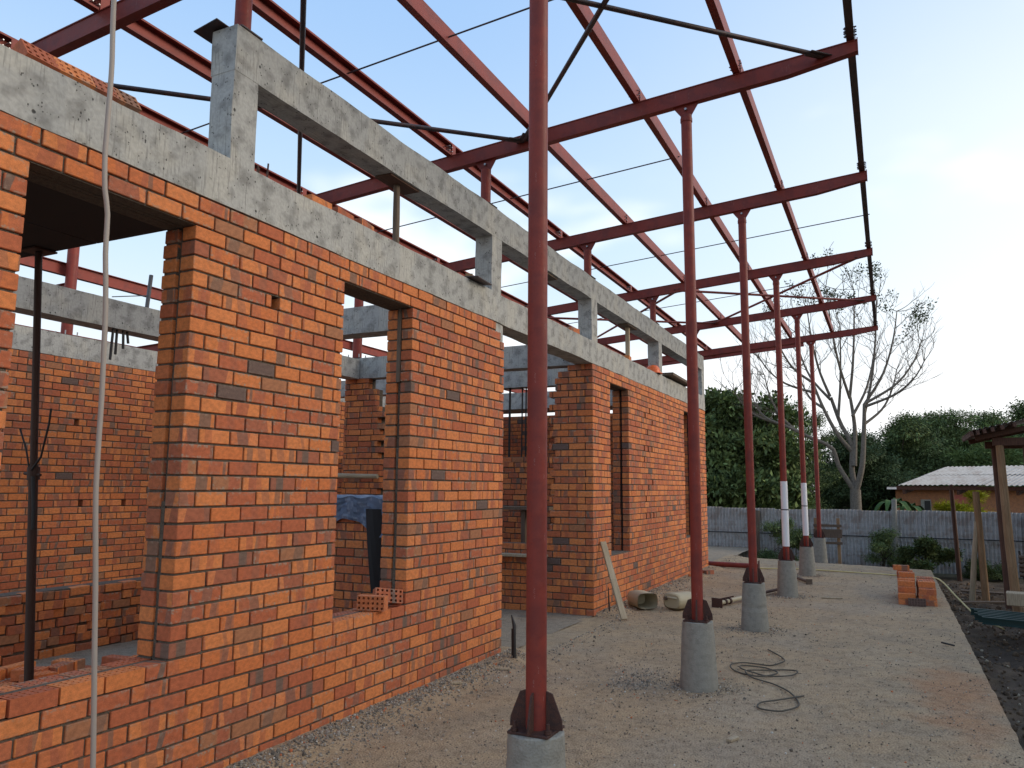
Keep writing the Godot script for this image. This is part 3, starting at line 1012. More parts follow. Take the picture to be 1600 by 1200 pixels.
func bracing() -> void:
	# crossed tubes in the plane of the canopy, bays 1-2 and 4-5
	var xa := -3.13; var xb := -0.33; var xc := -5.98
	var z := RAFTER_Z
	var dn := 0.075
	for bay: Array in [[0, 1, "above the large window", "dark steel"], [3, 4, "between the white-sleeved columns", "red steel"]]:
		var zn: float = z[bay[0]] - 0.05; var zf: float = z[bay[1]] + 0.05
		for d: Array in [[xa, zf, xb, zn, "from middle gusset to rafter tip"], [xb, zf, xa, zn, "from tip gusset to mid rafter"], [xa, zf, xc, zn, "from middle gusset over the building"], [xc, zf, xa, zn, "rising from the inner rafter end"]]:
			var a := Vector3(d[0], rafter_top(d[0]) - dn, d[1]); var e := Vector3(d[2], rafter_top(d[2]) - dn - 0.03, d[3])
			var t := thing("roof_brace", "%s brace tube %s, %s" % [bay[3], d[4], bay[2]], "brace", a, "crossed braces of the canopy")
			var b := MB.new()
			b.tube([a, e], 0.021, 10)
			part("tube", b, M.dark_steel if bay[0] == 0 else M.red, t)
			var dir := (e - a).normalized()
			for s in 2:
				b = MB.new()
				var p := a if s == 0 else e
				var dd := dir if s == 0 else -dir
				b.box(Transform3D(look(p - dd * 0.05, p + dd * 0.1).basis, p + dd * 0.03), Vector3(0.09, 0.010, 0.26), 0.001)
				part("end_plate", b, M.dark_steel, t)

func sag_rods() -> void:
	var zs := [-5.0, -8.2, -11.5, -14.7]
	var lab := ["bay above the large window", "bay behind the rope column", "bay before the first white-sleeved column", "bay between the white-sleeved columns"]
	for i in 4:
		var x1: float = [-1.965, -1.965, -0.11, -1.045][i]
		var b := MB.new()
		b.tube([Vector3(-6.05, rafter_top(-6.05) + 0.06, zs[i]), Vector3(x1 + 0.05, rafter_top(x1) + 0.06, zs[i])], 0.007, 6)
		solo("sag_rod", b, M.dark_steel, "thin steel rod tying the purlins across the %s" % lab[i], "tie rod", "sag rods of the canopy")

func rear_steel() -> void:
	# columns and beams of the inner roof frame, seen through the windows
	for d: Array in [[Vector3(-9.86, 3.59, -6.65), "red steel column standing on the rear wall beam", 5.2], [Vector3(-7.42, 3.60, -9.78), "red steel column standing on the inner beam corner", 5.0], [Vector3(-9.86, 3.59, -13.0), "red steel column on the far part of the rear wall beam", 5.2]]:
		var p: Vector3 = d[0]
		var t := thing("steel_column", d[1], "column", p, "red columns of the inner frame")
		var b := MB.new()
		b.tube([p + Vector3(0, 0.012, 0), Vector3(p.x, d[2], p.z)], 0.072, 20)
		part("pipe", b, M.red, t)
		b = MB.new()
		b.box(Transform3D(Basis(), p + Vector3(0, 0.006, 0)), Vector3(0.26, 0.012, 0.22), 0.002)
		part("base_plate", b, M.rust, t)
		b = MB.new()
		for k in 4:
			var q := p + Vector3(-0.1 if k % 2 else 0.1, 0, -0.085 if k > 1 else 0.085)
			b.tube([q, q + Vector3(0, 0.07, 0)], 0.009, 6)
		part("anchor_bolts", b, M.bolt, t)
	for d: Array in [[Vector3(-9.98, 4.53, -2.0), Vector3(-9.98, 4.53, -22.0), 0.17, "red steel beam fixed along the rear wall columns"], [Vector3(-13.3, 4.25, -4.0), Vector3(-13.3, 4.25, -22.0), 0.15, "red steel beam beyond the rear wall"], [Vector3(-7.52, 4.32, -9.86), Vector3(-12.5, 4.10, -9.86), 0.15, "red sloping beam leaving the corner column"], [Vector3(-9.95, 4.32, -6.75), Vector3(-13.6, 4.2, -6.75), 0.12, "short red beam bracketed to the rear column"]]:
		var b := MB.new()
		i_beam(b, d[0], d[1], d[2], 0.08)
		solo("steel_beam", b, M.red, d[3], "steel beam", "beams of the inner frame")

# ---------------------------------------------------------------- ground
func slab_edge(z: float) -> float:
	return 0.69 + 0.012 * noise.get_noise_1d(z * 22.0) + 0.006 * noise2.get_noise_1d(z * 60.0)

func slab_far(x: float) -> float:
	return -18.62 - (0.72 - x) * 0.27

func dirt_colour(x: float, z: float) -> Color:
	# mottled soil: patches follow noise only
	var a := noise2.get_noise_2d(x * 6.0, z * 6.0); var b := noise.get_noise_2d(x * 14.0, z * 14.0)
	var c := Color(0.480, 0.352, 0.218)
	c = c.lerp(Color(0.350, 0.272, 0.186), smoothstep(0.0, 0.45, b) * 0.5)
	c = c.lerp(Color(0.560, 0.425, 0.278), smoothstep(0.1, 0.5, a) * 0.45)
	c = c.lerp(Color(0.420, 0.345, 0.255), smoothstep(0.05, 0.4, noise2.get_noise_2d(x * 3.0 + 40.0, z * 3.0)) * 0.5)
	# spilt red soil and brick dust on the slab
	var d := Vector2((x - 0.40) / 0.42, (z + 7.3) / 1.7).length() + 0.55 * b + 0.3 * a
	c = c.lerp(Color(0.480, 0.217, 0.095), smoothstep(1.1, 0.1, d) * 0.6)
	return c

func slab_height(x: float, z: float) -> float:
	var h := 0.010 * noise2.get_noise_2d(x * 9.0, z * 9.0) + 0.007 * noise.get_noise_2d(x * 40.0, z * 40.0)
	if z > -7.3 or z < -9.8:
		var d := (x - XW) / 0.45 + 0.5 * noise.get_noise_2d(x * 10.0, z * 10.0)
		h += 0.045 * smoothstep(1.0, 0.1, d)
	return h * smoothstep(0.0, 0.12, slab_edge(z) - x)

func ground() -> void:
	# slab under a skin of dirt
	var b := MB.new()
	b.has_col = true
	var zs := []
	var z := 3.0
	while z > -20.0:
		zs.push_back(z)
		z -= 0.05 if z > -10.0 else 0.09
	var nx := 84
	var P := []
	for zz: float in zs:
		var row := []
		var e := slab_edge(zz)
		for i in nx + 1:
			var x: float = lerp(-3.62, e, float(i) / nx)
			var zc: float = max(zz, slab_far(x))
			row.push_back(Vector3(x, slab_height(x, zc), zc))
		P.push_back(row)
	for j in zs.size() - 1:
		for i in nx:
			var q := [P[j][i], P[j][i + 1], P[j + 1][i + 1], P[j + 1][i]]
			if q[0].distance_squared_to(q[3]) < 1e-7 and q[1].distance_squared_to(q[2]) < 1e-7: continue
			var nn := []
			var tt := []
			for p: Vector3 in q:
				nn.push_back(Vector3(slab_height(p.x - 0.03, p.z) - slab_height(p.x + 0.03, p.z), 0.06, slab_height(p.x, p.z - 0.03) - slab_height(p.x, p.z + 0.03)).normalized())
				tt.push_back(Vector2(p.x, p.z))
			for k: int in [0, 2, 1, 0, 3, 2]:
				b.col = dirt_colour(q[k].x, q[k].z)
				b.vert(q[k], nn[k], tt[k])
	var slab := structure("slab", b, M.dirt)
	# its cast edge
	b = MB.new()
	for j in zs.size() - 1:
		if zs[j + 1] < -18.6: break
		var e0 := slab_edge(zs[j]); var e1 := slab_edge(zs[j + 1])
		b.face([Vector3(e0, -0.62, zs[j]), Vector3(e1, -0.62, zs[j + 1]), Vector3(e1, 0, zs[j + 1]), Vector3(e0, 0, zs[j])])
	for i in 40:
		var x0: float = lerp(-3.62, 0.69, i / 40.0); var x1: float = lerp(-3.62, 0.69, (i + 1) / 40.0)
		b.face([Vector3(x0, 0.0, slab_far(x0)), Vector3(x1, 0.0, slab_far(x1)), Vector3(x1, -0.62, slab_far(x1)), Vector3(x0, -0.62, slab_far(x0))])
	var ed := MeshInstance3D.new()
	ed.name = "slab_edge"; ed.mesh = b.mesh(M.pedestal)
	slab.add_child(ed)
	# floor inside the building and porch pad
	b = MB.new()
	b.has_col = true
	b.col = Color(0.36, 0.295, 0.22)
	for i in 26:
		for j in 70:
			var x0 := -9.75 + 0.24 * i; var z0 := 1.0 - 0.35 * j
			var pl := []
			var tt := []
			for k: Array in [[0, 1], [1, 1], [1, 0], [0, 0]]:
				var X: float = x0 + 0.24 * k[0]; var Z: float = z0 - 0.35 * (1 - k[1])
				pl.push_back(Vector3(X, 0.006 + 0.012 * noise.get_noise_2d(X * 12.0, Z * 12.0), Z)); tt.push_back(Vector2(X, Z))
			b.face([pl[3], pl[2], pl[1], pl[0]] if false else [pl[0], pl[1], pl[2], pl[3]], tt)
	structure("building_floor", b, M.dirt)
	# earth all round, lower than the slab, with the trench dug along its edge
	b = MB.new()
	b.has_col = true
	var gx := []
	var x := 0.3
	while x < 4.5: gx.push_back(x); x += 0.055
	while x < 12.0: gx.push_back(x); x += 0.4
	var st := 1.0
	while x < 320.0: gx.push_back(x); x += st; st *= 1.3
	gx.push_back(320.0)
	var left := []
	x = 0.0; st = 0.6
	while x > -320.0: left.push_back(x); x -= st; st *= 1.22
	left.push_back(-320.0)
	left.reverse()
	gx = left + gx
	var gz := []
	z = 60.0; st = 12.0
	while z > 4.0: gz.push_back(z); z -= st
	z = 4.0
	while z > -24.0: gz.push_back(z); z -= 0.085 if z < -4.0 else 0.3
	st = 0.6
	while z > -500.0: gz.push_back(z); z -= st; st *= 1.2
	gz.push_back(-500.0)
	var G := []
	for zz: float in gz:
		var row := []
		for xx: float in gx: row.push_back(Vector3(xx, earth(xx, zz), zz))
		G.push_back(row)
	for j in gz.size() - 1:
		for i in gx.size() - 1:
			var q := [G[j][i], G[j][i + 1], G[j + 1][i + 1], G[j + 1][i]]
			var nn := []
			var tt := []
			var cc := []
			for p: Vector3 in q:
				nn.push_back(Vector3(earth(p.x - 0.05, p.z) - earth(p.x + 0.05, p.z), 0.1, earth(p.x, p.z - 0.05) - earth(p.x, p.z + 0.05)).normalized())
				tt.push_back(Vector2(p.x, p.z))
				var a := noise.get_noise_2d(p.x * 16.0, p.z * 16.0); var bb := noise2.get_noise_2d(p.x * 5.0, p.z * 5.0)
				var c := Color(0.105, 0.072, 0.047).lerp(Color(0.165, 0.11, 0.07), smoothstep(-0.2, 0.5, a))
				c = c.lerp(Color(0.06, 0.043, 0.03), smoothstep(0.1, 0.5, bb) * 0.6)
				if p.z < -20.5: c = c.lerp(Color(0.085, 0.085, 0.04), smoothstep(-20.5, -24.0, p.z))
				cc.push_back(c)
			for k: int in [0, 2, 1, 0, 3, 2]:
				b.col = cc[k]
				b.vert(q[k], nn[k], tt[k])
	structure("ground", b, M.dirt)

func earth(x: float, z: float) -> float:
	var h := -0.46
	if x < 0.45 and z > -19.0: return -0.55
	var near: float = smoothstep(8.0, 4.0, x) * smoothstep(-26.0, -20.0, z)
	h += near * (0.075 * noise2.get_noise_2d(x * 8.0, z * 8.0) + 0.04 * noise.get_noise_2d(x * 26.0, z * 26.0))
	var tr := smoothstep(0.95, 0.35, abs(x - 1.15 - 0.14 * noise2.get_noise_1d(z * 9.0))) * smoothstep(-14.5, -11.0, z)
	h -= 0.26 * tr
	h += 0.22 * smoothstep(1.7, 2.8, x) * smoothstep(-16.0, -9.0, z)
	if x < 0.7 and z > -18.7: h = min(h, -0.3)
	return h

func icosa(sd: int) -> ArrayMesh:
	var r := RandomNumberGenerator.new(); r.seed = sd
	var b := MB.new()
	var g := (1.0 + sqrt(5.0)) / 2.0
	var p := [Vector3(-1, g, 0), Vector3(1, g, 0), Vector3(-1, -g, 0), Vector3(1, -g, 0), Vector3(0, -1, g), Vector3(0, 1, g), Vector3(0, -1, -g), Vector3(0, 1, -g), Vector3(g, 0, -1), Vector3(g, 0, 1), Vector3(-g, 0, -1), Vector3(-g, 0, 1)]
	for i in p.size(): p[i] = p[i].normalized() * r.randf_range(0.75, 1.15) * Vector3(1.0, 0.7, 0.85)
	for f: Array in [[0,11,5],[0,5,1],[0,1,7],[0,7,10],[0,10,11],[1,5,9],[5,11,4],[11,10,2],[10,7,6],[7,1,8],[3,9,4],[3,4,2],[3,2,6],[3,6,8],[3,8,9],[4,9,5],[2,4,11],[6,2,10],[8,6,7],[9,8,1]]:
		b.face([p[f[0]], p[f[1]], p[f[2]]])
	return b.mesh(M.stone)

func scatter(called: String, label: String, category: String, mesh: Mesh, xfs: Array, cols: Array) -> MultiMeshInstance3D:
	var mm := MultiMesh.new()
	mm.transform_format = MultiMesh.TRANSFORM_3D
	mm.use_colors = true
	mm.mesh = mesh
	mm.instance_count = xfs.size()
	for i in xfs.size():
		mm.set_instance_transform(i, xfs[i]); mm.set_instance_color(i, cols[i])
	var o := MultiMeshInstance3D.new()
	o.name = numbered(called)
	o.multimesh = mm
	if label:
		add_child(o)
		tag(o, label, category)
		o.set_meta("kind", "stuff")
	return o

func gravel() -> void:
	var r := RandomNumberGenerator.new(); r.seed = 99
	var xfs := []
	var cols := []
	var n := 0
	while n < 22000:
		var z := -r.randf() * r.randf_range(4.0, 20.0) - 1.2
		var x := r.randf_range(-3.45, 0.66)
		var t := r.randf()
		if t < 0.36: x = XW + 0.02 + absf(r.randfn(0.0, 0.19))
		elif t < 0.38: x = -2.05 + r.randfn(0, 0.14); z = -6.7 + r.randfn(0, 0.26)
		elif t < 0.52:
			var i := r.randi() % 6
			var a := r.randf() * TAU; var rr := 0.17 + absf(r.randfn(0, 0.13))
			x = COL_X + cos(a) * rr; z = RAFTER_Z[i] + sin(a) * rr
		if x > 0.66 or x < XW + 0.015 or (z < -7.2 and z > -9.7 and x < -3.2) or z < slab_far(x) + 0.1: continue
		n += 1
		var s := r.randf_range(0.0028, 0.0085) * (1.8 if r.randf() < 0.06 else 1.0)
		if t < 0.42: s *= 1.25
		xfs.push_back(Transform3D(Basis.from_euler(Vector3(r.randf() * 6, r.randf() * 6, r.randf() * 6)).scaled(Vector3.ONE * s), Vector3(x, slab_height(x, z) + s * 0.35, z)))
		var g := r.randf_range(0.07, 0.27)
		var c := Color(g * 1.5, g * 1.3, g * 1.05)
		if t >= 0.42: c = Color(g * 1.65, g * 1.32, g * 0.98)
		if r.randf() < 0.02: c = Color(0.5, 0.15, 0.06)
		if r.randf() < 0.03: c = Color(0.55, 0.52, 0.46)
		cols.push_back(c)
	scatter("gravel", "loose grey gravel and chips scattered over the slab", "gravel", icosa(3), xfs, cols)
	# clods in the trench
	xfs = []; cols = []
	for i in 2600:
		var z := r.randf_range(-20.5, -4.0); var x := 0.75 + absf(r.randfn(0, 0.8))
		var s := r.randf_range(0.006, 0.03) * (2.0 if r.randf() < 0.06 else 1.0)
		xfs.push_back(Transform3D(Basis.from_euler(Vector3(r.randf() * 6, r.randf() * 6, r.randf() * 6)).scaled(Vector3.ONE * s), Vector3(x, earth(x, z) + s * 0.3, z)))
		var g := r.randf_range(0.6, 1.35)
		cols.push_back(Color(0.13 * g, 0.085 * g, 0.052 * g) if r.randf() < 0.93 else Color(0.36, 0.30, 0.22))
	scatter("soil_clods", "brown clods and stones lying in the trench beside the slab", "soil", icosa(8), xfs, cols)
	# wood shavings, straw and paper bits
	var b := MB.new()
	b.box(Transform3D(Basis(Vector3.BACK, 0.1), Vector3.ZERO), Vector3(1, 0.12, 0.22), 0.02)
	xfs = []; cols = []
	for i in 420:
		var z := -r.randf_range(3.0, 18.0); var x := r.randf_range(-3.2, 0.6)
		var s := r.randf_range(0.012, 0.05)
		xfs.push_back(Transform3D(Basis.from_euler(Vector3(r.randf_range(-0.15, 0.15), r.randf() * 6, 0)).scaled(Vector3(s, s * 0.5, s * r.randf_range(0.3, 0.9))), Vector3(x, slab_height(x, z) + s * 0.05, z)))
		var g := r.randf_range(0.7, 1.1)
		var c := Color(0.42 * g, 0.33 * g, 0.22 * g)
		if r.randf() < 0.35: c = Color(0.05, 0.045, 0.04)
		elif r.randf() < 0.12: c = Color(0.45, 0.13, 0.05)
		cols.push_back(c)
	scatter("wood_chips", "wood chips and scraps littering the dirt", "litter", b.mesh(M.stone), xfs, cols)

# ---------------------------------------------------------------- loose things
func loose_brick(p: Vector3, e: Vector3, label: String, group := "", holes := true, v := -1) -> void:
	if v < 0: v = rng.randi() % 47
	var o := MeshInstance3D.new()
	o.name = numbered("loose_brick")
	o.mesh = holed_mesh(v) if holes else brick_mesh(BL, v)
	add_child(o)
	o.transform = Transform3D(Basis.from_euler(e), p)
	tag(o, label, "brick", group)

func brick_pile() -> void:
	# dry stack on the slab near the trench: rows of bricks, highest at the back
	var cols := [[0.12, -13.0, 4], [0.12, -13.26, 4], [0.10, -13.52, 4], [0.07, -13.78, 5], [0.05, -14.04, 5]]
	var i := 0
	for c in 5:
		var z := -13.02 - c * 0.245
		for rx in 2:
			for col in 2:
				var n: int = [3, 4, 4, 5, 5][c] - (1 if rx == 1 and c > 2 else 0)
				for k in n:
					var x := 0.155 + rx * 0.262 + (0.0)
					var p := Vector3(x + rng.randf_range(-0.012, 0.012), BH * (k + 0.5) + 0.002 + k * 0.001, z + col * 0.116 + rng.randf_range(-0.006, 0.006))
					if k == n - 1 and (c + rx + col) % 4 == 1: continue
					var e := Vector3(0, rng.randf_range(-0.05, 0.05), 0)
					loose_brick(p, e, "orange brick in the %s of the dry stack near the trench" % ("bottom course" if k == 0 else ("topmost layer" if k == n - 1 else "middle courses")), "bricks of the dry stack", k == n - 1 or i % 3 == 0)
					i += 1
	loose_brick(Vector3(0.10, BH * 5.5 + 0.006, -13.97), Vector3(0, 0.15, 0), "single orange brick crowning the back of the dry stack")
	loose_brick(Vector3(0.27, 0.055, -12.77), Vector3(1.5, 0.12, 0), "dusty grey brick lying on edge at the foot of the dry stack", "", true, 47)

func sill_bricks() -> void:
	# two perforated bricks left on the sill of the tall narrow window
	var y := 8 * COURSE
	loose_brick(Vector3(XW - 0.06, y + BD * 0.5 + 0.003, -4.97), Vector3(0, 0, 0) + Vector3(PI / 2, 0.22, 0), "perforated brick on edge in the middle of the tall narrow window's sill", "", true, 3)
	loose_brick(Vector3(XW - 0.075, y + 0.075, -5.19), Vector3(1.2, 0.55, -0.35), "perforated brick leaning on the jamb of the tall narrow window", "", true, 8)
	# spare bricks on top of the ring beam
	var rb := ["first of four perforated bricks tipped on the ring beam, next to the beam's open end", "second of four perforated bricks tipped together on the ring beam", "third of four perforated bricks tipped together on the ring beam", "last of four perforated bricks on the ring beam, next to the concrete post"]
	for i in 4:
		loose_brick(Vector3(XW - 0.10, 3.592 + 0.062, -2.18 - i * 0.135), Vector3(0.95, PI / 2 + rng.randf_range(-0.08, 0.08), 0), rb[i], "bricks tipped on the ring beam")
	for i in 3:
		loose_brick(Vector3(XW - 0.12, 3.596 + BH * 0.5, -4.22 - i * 0.27), Vector3(0, PI / 2 + 0.1 * i, 0), "%s brick left flat on the ring beam, counted from the first concrete post" % ["first", "second", "third"][i], "bricks flat on the ring beam")
	loose_brick(Vector3(XW - 0.10, 3.596 + BH * 0.5, -9.20), Vector3(0, 1.4, 0), "brick on the ring beam over the porch opening")
	loose_brick(Vector3(XW - 0.10, 3.596 + BH * 0.5, -11.55), Vector3(0, 1.7, 0), "brick at the foot of the pale wooden prop on the ring beam")
	# heap inside the large window
	var r := RandomNumberGenerator.new(); r.seed = 5
	for i in 34:
		var ly := i % 3
		var z := -3.35 - r.randf() * 1.15; var x := -5.35 - r.randf() * 0.75
		loose_brick(Vector3(x, 0.02 + BH * 0.5 + ly * 0.083, z), Vector3(r.randf_range(-0.06, 0.06), r.randf() * 3.0, r.randf_range(-0.06, 0.06)), "loose dusty brick in the heap inside the large window", "heap inside the large window")
	# strays on the ground
	loose_brick(Vector3(-4.12, 0.055, -9.30), Vector3(PI / 2, 0.2, 0), "perforated brick standing on edge at the foot of the porch's low wall")
	loose_brick(Vector3(-3.22, 0.045, -15.4), Vector3(0, 1.1, 0), "orange brick on the ground by the far end of the wall")
	loose_brick(Vector3(-3.30, 0.045, -14.6), Vector3(0, 0.3, 0), "brown brick lying against the wall below the far narrow window")
	loose_brick(Vector3(-2.0, 0.045, -17.9), Vector3(0, 0.2, 0), "brick alone on the dirt near the red pipe end")

func hard_hat() -> void:
	var t := thing("hard_hat", "orange hard hat resting on the ring beam", "hard hat", Vector3(XW - 0.09, 3.592, -13.0))
	var b := MB.new()
	var pf := [Vector2(0.165, 0.0), Vector2(0.16, 0.012), Vector2(0.128, 0.02), Vector2(0.125, 0.06), Vector2(0.108, 0.105), Vector2(0.07, 0.14), Vector2(0.0, 0.155)]
	b.lathe(pf, t.position, 24)
	part("shell", b, M.hat, t)

func props_on_beam() -> void:
	var t := thing("timber_prop", "dark rough timber prop between ring beam and upper beam near the large window", "prop", Vector3(XW - 0.1, 3.59, -5.2))
	var b := MB.new()
	b.tube([Vector3(XW - 0.1, 3.588, -5.2), Vector3(XW - 0.095, 3.85, -5.19), Vector3(XW - 0.105, 4.14, -5.2)], [0.028, 0.03, 0.027], 9)
	part("pole", b, M.old_wood, t)
	b = MB.new()
	b.box(Transform3D(Basis(), Vector3(XW - 0.1, 4.148, -5.2)), Vector3(0.16, 0.02, 0.42), 0.002)
	part("head_board", b, M.brown_wood, t)
	t = thing("timber_prop", "pale sawn timber prop between the concrete beams", "prop", Vector3(XW - 0.1, 3.59, -11.6))
	b = MB.new()
	b.box(Transform3D(Basis(), Vector3(XW - 0.1, 3.865, -11.6)), Vector3(0.06, 0.55, 0.06), 0.003)
	part("post", b, M.pale_wood, t)
	b = MB.new()
	b.box(Transform3D(Basis(), Vector3(XW - 0.1, 4.149, -11.6)), Vector3(0.16, 0.02, 0.5), 0.002)
	part("head_board", b, M.old_wood, t)
	t = thing("timber_prop", "dark prop with a head board at the porch end of the upper beam", "prop", Vector3(XW - 0.12, 3.59, -8.35))
	b = MB.new()
	b.tube([Vector3(XW - 0.12, 3.588, -8.35), Vector3(XW - 0.12, 4.14, -8.35)], 0.027, 9)
	part("pole", b, M.old_wood, t)
	b = MB.new()
	b.box(Transform3D(Basis(), Vector3(XW - 0.12, 4.148, -8.35)), Vector3(0.2, 0.02, 0.35), 0.002)
	part("head_board", b, M.old_wood, t)
	# sheet and block on the ring beam by the second post
	b = MB.new()
	b.box(Transform3D(Basis.from_euler(Vector3(0.02, 0.1, -0.06)), Vector3(XW - 0.06, 3.612, -6.42)), Vector3(0.30, 0.012, 0.36), 0.002)
	solo("formwork_sheet", b, M.dark_steel, "dark sheet left on the ring beam beside the second post", "sheet")
	b = MB.new()
	b.box(Transform3D(Basis.from_euler(Vector3(0, 0.5, 0)), Vector3(XW - 0.10, 3.646, -6.46)), Vector3(0.07, 0.045, 0.24), 0.003)
	solo("timber_offcut", b, M.wood, "timber offcut lying on the dark sheet on the ring beam", "offcut")
	b = MB.new()
	b.box(Transform3D(Basis.from_euler(Vector3(0, 0.02, 0)), Vector3(XW - 0.05, 3.66, -14.4)), Vector3(0.32, 0.05, 1.7), 0.004)
	b.box(Transform3D(Basis.from_euler(Vector3(0, -0.1, 0)), Vector3(XW - 0.12, 3.613, -14.0)), Vector3(0.2, 0.035, 0.2), 0.004)
	b.box(Transform3D(Basis.from_euler(Vector3(0, -0.1, 0)), Vector3(XW - 0.12, 3.613, -15.0)), Vector3(0.2, 0.035, 0.2), 0.004)
	solo("scaffold_board", b, M.old_wood, "weathered scaffold board on blocks on the far ring beam", "board")

func inside_things() -> void:
	# formwork deck over the large window with its prop
	var t := thing("formwork_deck", "dark plywood formwork deck level with the large window's head", "formwork", Vector3(-4.5, 3.12, -2.0))
	for i in 3:
		var b := MB.new()
		var x0 := XW - 0.256 - i * 0.62
		b.bx(Vector3(x0 - 0.61, 3.118, -3.09), Vector3(x0, 3.136, -0.4), 0.001)
		part("plywood_sheet", b, M.ply, t)
	for i in 2:
		var b := MB.new()
		b.bx(Vector3(-5.55, 3.138, -1.2 - i * 1.75), Vector3(XW - 0.26, 3.23, -1.1 - i * 1.75), 0.003)
		part("joist", b, M.brown_wood, t)
	t = thing("steel_prop", "dark steel prop with wire ties standing inside the large window", "prop", Vector3(-4.82, 0.0, -3.225))
	var p := t.position
	var ln := Vector3(0, 0, 0.066)
	var b := MB.new()
	b.tube([p + Vector3(0, 0.012, 0), p + Vector3(0.0, 1.75, 0) + ln * 1.75], 0.027, 16)
	part("outer_tube", b, M.prop, t)
	b = MB.new()
	b.tube([p + Vector3(0, 1.7, 0) + ln * 1.7, p + Vector3(0, 3.10, 0) + ln * 3.1], 0.022, 16)
	part("inner_tube", b, M.prop, t)
	b = MB.new()
	b.tube([p + Vector3(0, 1.66, 0) + ln * 1.66, p + Vector3(0, 1.74, 0) + ln * 1.74], 0.036, 12)
	b.tube([p + Vector3(-0.09, 1.70, 0.112), p + Vector3(0.07, 1.69, 0.112)], 0.009, 8)
	part("collar", b, M.prop, t)
	b = MB.new()
	b.box(Transform3D(Basis(), p + Vector3(0, 0.008, 0)), Vector3(0.15, 0.01, 0.15), 0.001)
	b.box(Transform3D(Basis(), p + Vector3(0, 3.108, 0.205)), Vector3(0.15, 0.012, 0.15), 0.001)
	part("end_plate", b, M.prop, t)
	b = MB.new()
	b.tube([p + Vector3(0, 1.72, 0.14), p + Vector3(-0.05, 1.85, 0.14), p + Vector3(-0.13, 1.98, 0.14)], 0.006, 6)
	b.tube([p + Vector3(0.02, 1.72, 0.14), p + Vector3(0.10, 1.8, 0.14), p + Vector3(0.15, 2.0, 0.14), p + Vector3(0.16, 2.1, 0.14)], 0.007, 6)
	b.tube([p + Vector3(0.04, 1.68, 0.14), p + Vector3(0.09, 1.48, 0.15), p + Vector3(0.10, 1.36, 0.15)], 0.012, 6)
	part("wire_tie", b, M.black, t)
	# blue tarpaulin and black sheet over the cross wall
	b = MB.new()
	var nx := 26; var ny := 16
	var F := func(i: int, j: int) -> Vector3:
		var u := float(i) / nx; var w := float(j) / ny
		var x: float = lerp(-5.75, -4.62, u)
		var hang: float = 0.20 + 0.20 * u + 0.06 * sin(u * 9.0)
		var y := 17 * COURSE + 0.02; var z := -6.94
		if w < 0.35: z = lerp(-7.12, -6.835, w / 0.35)
		else:
			z = -6.832; y -= hang * (w - 0.35) / 0.65
		return Vector3(x, y + 0.012 * sin(x * 23.0 + w * 4.0), z + 0.022 * abs(sin(x * 11.0 + w * 3.0)) + 0.012 * noise.get_noise_2d(x * 60.0, w * 60.0) + 0.012)
	for i in nx:
		for j in ny:
			b.face([F.call(i, j), F.call(i, j + 1), F.call(i + 1, j + 1), F.call(i + 1, j)])
	solo("tarpaulin", b, M.tarp, "crumpled blue tarpaulin draped over the dark cross wall", "tarpaulin")
	b = MB.new()
	for i in 10:
		for j in 14:
			var pl := []
			for k: Array in [[0, 0], [0, 1], [1, 1], [1, 0]]:
				var u: float = (i + k[0]) / 10.0; var w: float = (j + k[1]) / 14.0
				pl.push_back(Vector3(lerp(-4.98 + 0.12 * w, -4.45, u), 1.40 - 0.85 * w, -6.80 + 0.03 * sin(u * 9.0 + w * 2.0)))
			b.face(pl)
	solo("black_sheet", b, M.black_sheet, "black plastic sheet hanging below the blue tarpaulin", "plastic sheet")
	b = MB.new()
	b.tube([Vector3(-7.62, 1.79, -9.5), Vector3(-7.2, 1.785, -9.52), Vector3(-6.80, 1.78, -9.55)], [0.04, 0.036, 0.034], 10)
	solo("timber_pole", b, M.pale_wood, "pale horizontal pole tied across the narrow brick pier", "pole")
	# rods hanging from the bare beam, bars sticking out
	t = thing("rebar_bundle", "bundle of dark steel bars hanging under the bare concrete beam", "rebar", Vector3(-7.35, 3.27, -5.5))
	for k in 5:
		b = MB.new()
		var q := Vector3(-7.33 + 0.02 * (k % 2), 3.28, -5.38 - k * 0.06)
		b.tube([q, q + Vector3(0.01, -0.42 + 0.07 * k, 0.03 - 0.012 * k)], 0.014, 7)
		part("bar", b, M.black, t)
	b = MB.new()
	b.tube([Vector3(-7.4, 3.56, -5.9), Vector3(-7.4, 3.98, -5.93)], 0.022, 8)
	b.tube([Vector3(-7.4, 3.74, -5.91), Vector3(-7.38, 3.62, -5.45)], 0.006, 6)
	solo("starter_pipe", b, M.rod, "grey pipe with a wire standing on the bare concrete beam", "pipe")
	# props on the unfinished wall
	for k in 4:
		b = MB.new()
		var x: float = [-5.70, -5.47, -5.40, -5.33][k]
		b.tube([Vector3(x, 24 * COURSE, -11.72), Vector3(x + 0.01, 3.29, -11.72)], 0.020 if k == 0 else 0.013, 8)
		solo("steel_rod", b, M.black, "thin dark steel prop on the unfinished wall behind the porch", "prop", "thin props behind the porch")
	# board and ledge on the low porch wall
	b = MB.new()
	b.box(Transform3D(Basis(Vector3.UP, 0.03), Vector3(-4.75, 0.735, -9.62)), Vector3(1.25, 0.035, 0.14), 0.003)
	solo("timber_board", b, M.pale_wood, "pale board fixed along the low porch wall", "board")
	b = MB.new()
	b.box(Transform3D(Basis(Vector3.UP, -0.02), Vector3(-5.3, 1.33, -10.6)), Vector3(1.7, 0.05, 0.2), 0.003)
	b.box(Transform3D(Basis(Vector3.UP, -0.02), Vector3(-4.9, 0.66, -10.6)), Vector3(0.07, 1.29, 0.07), 0.003)
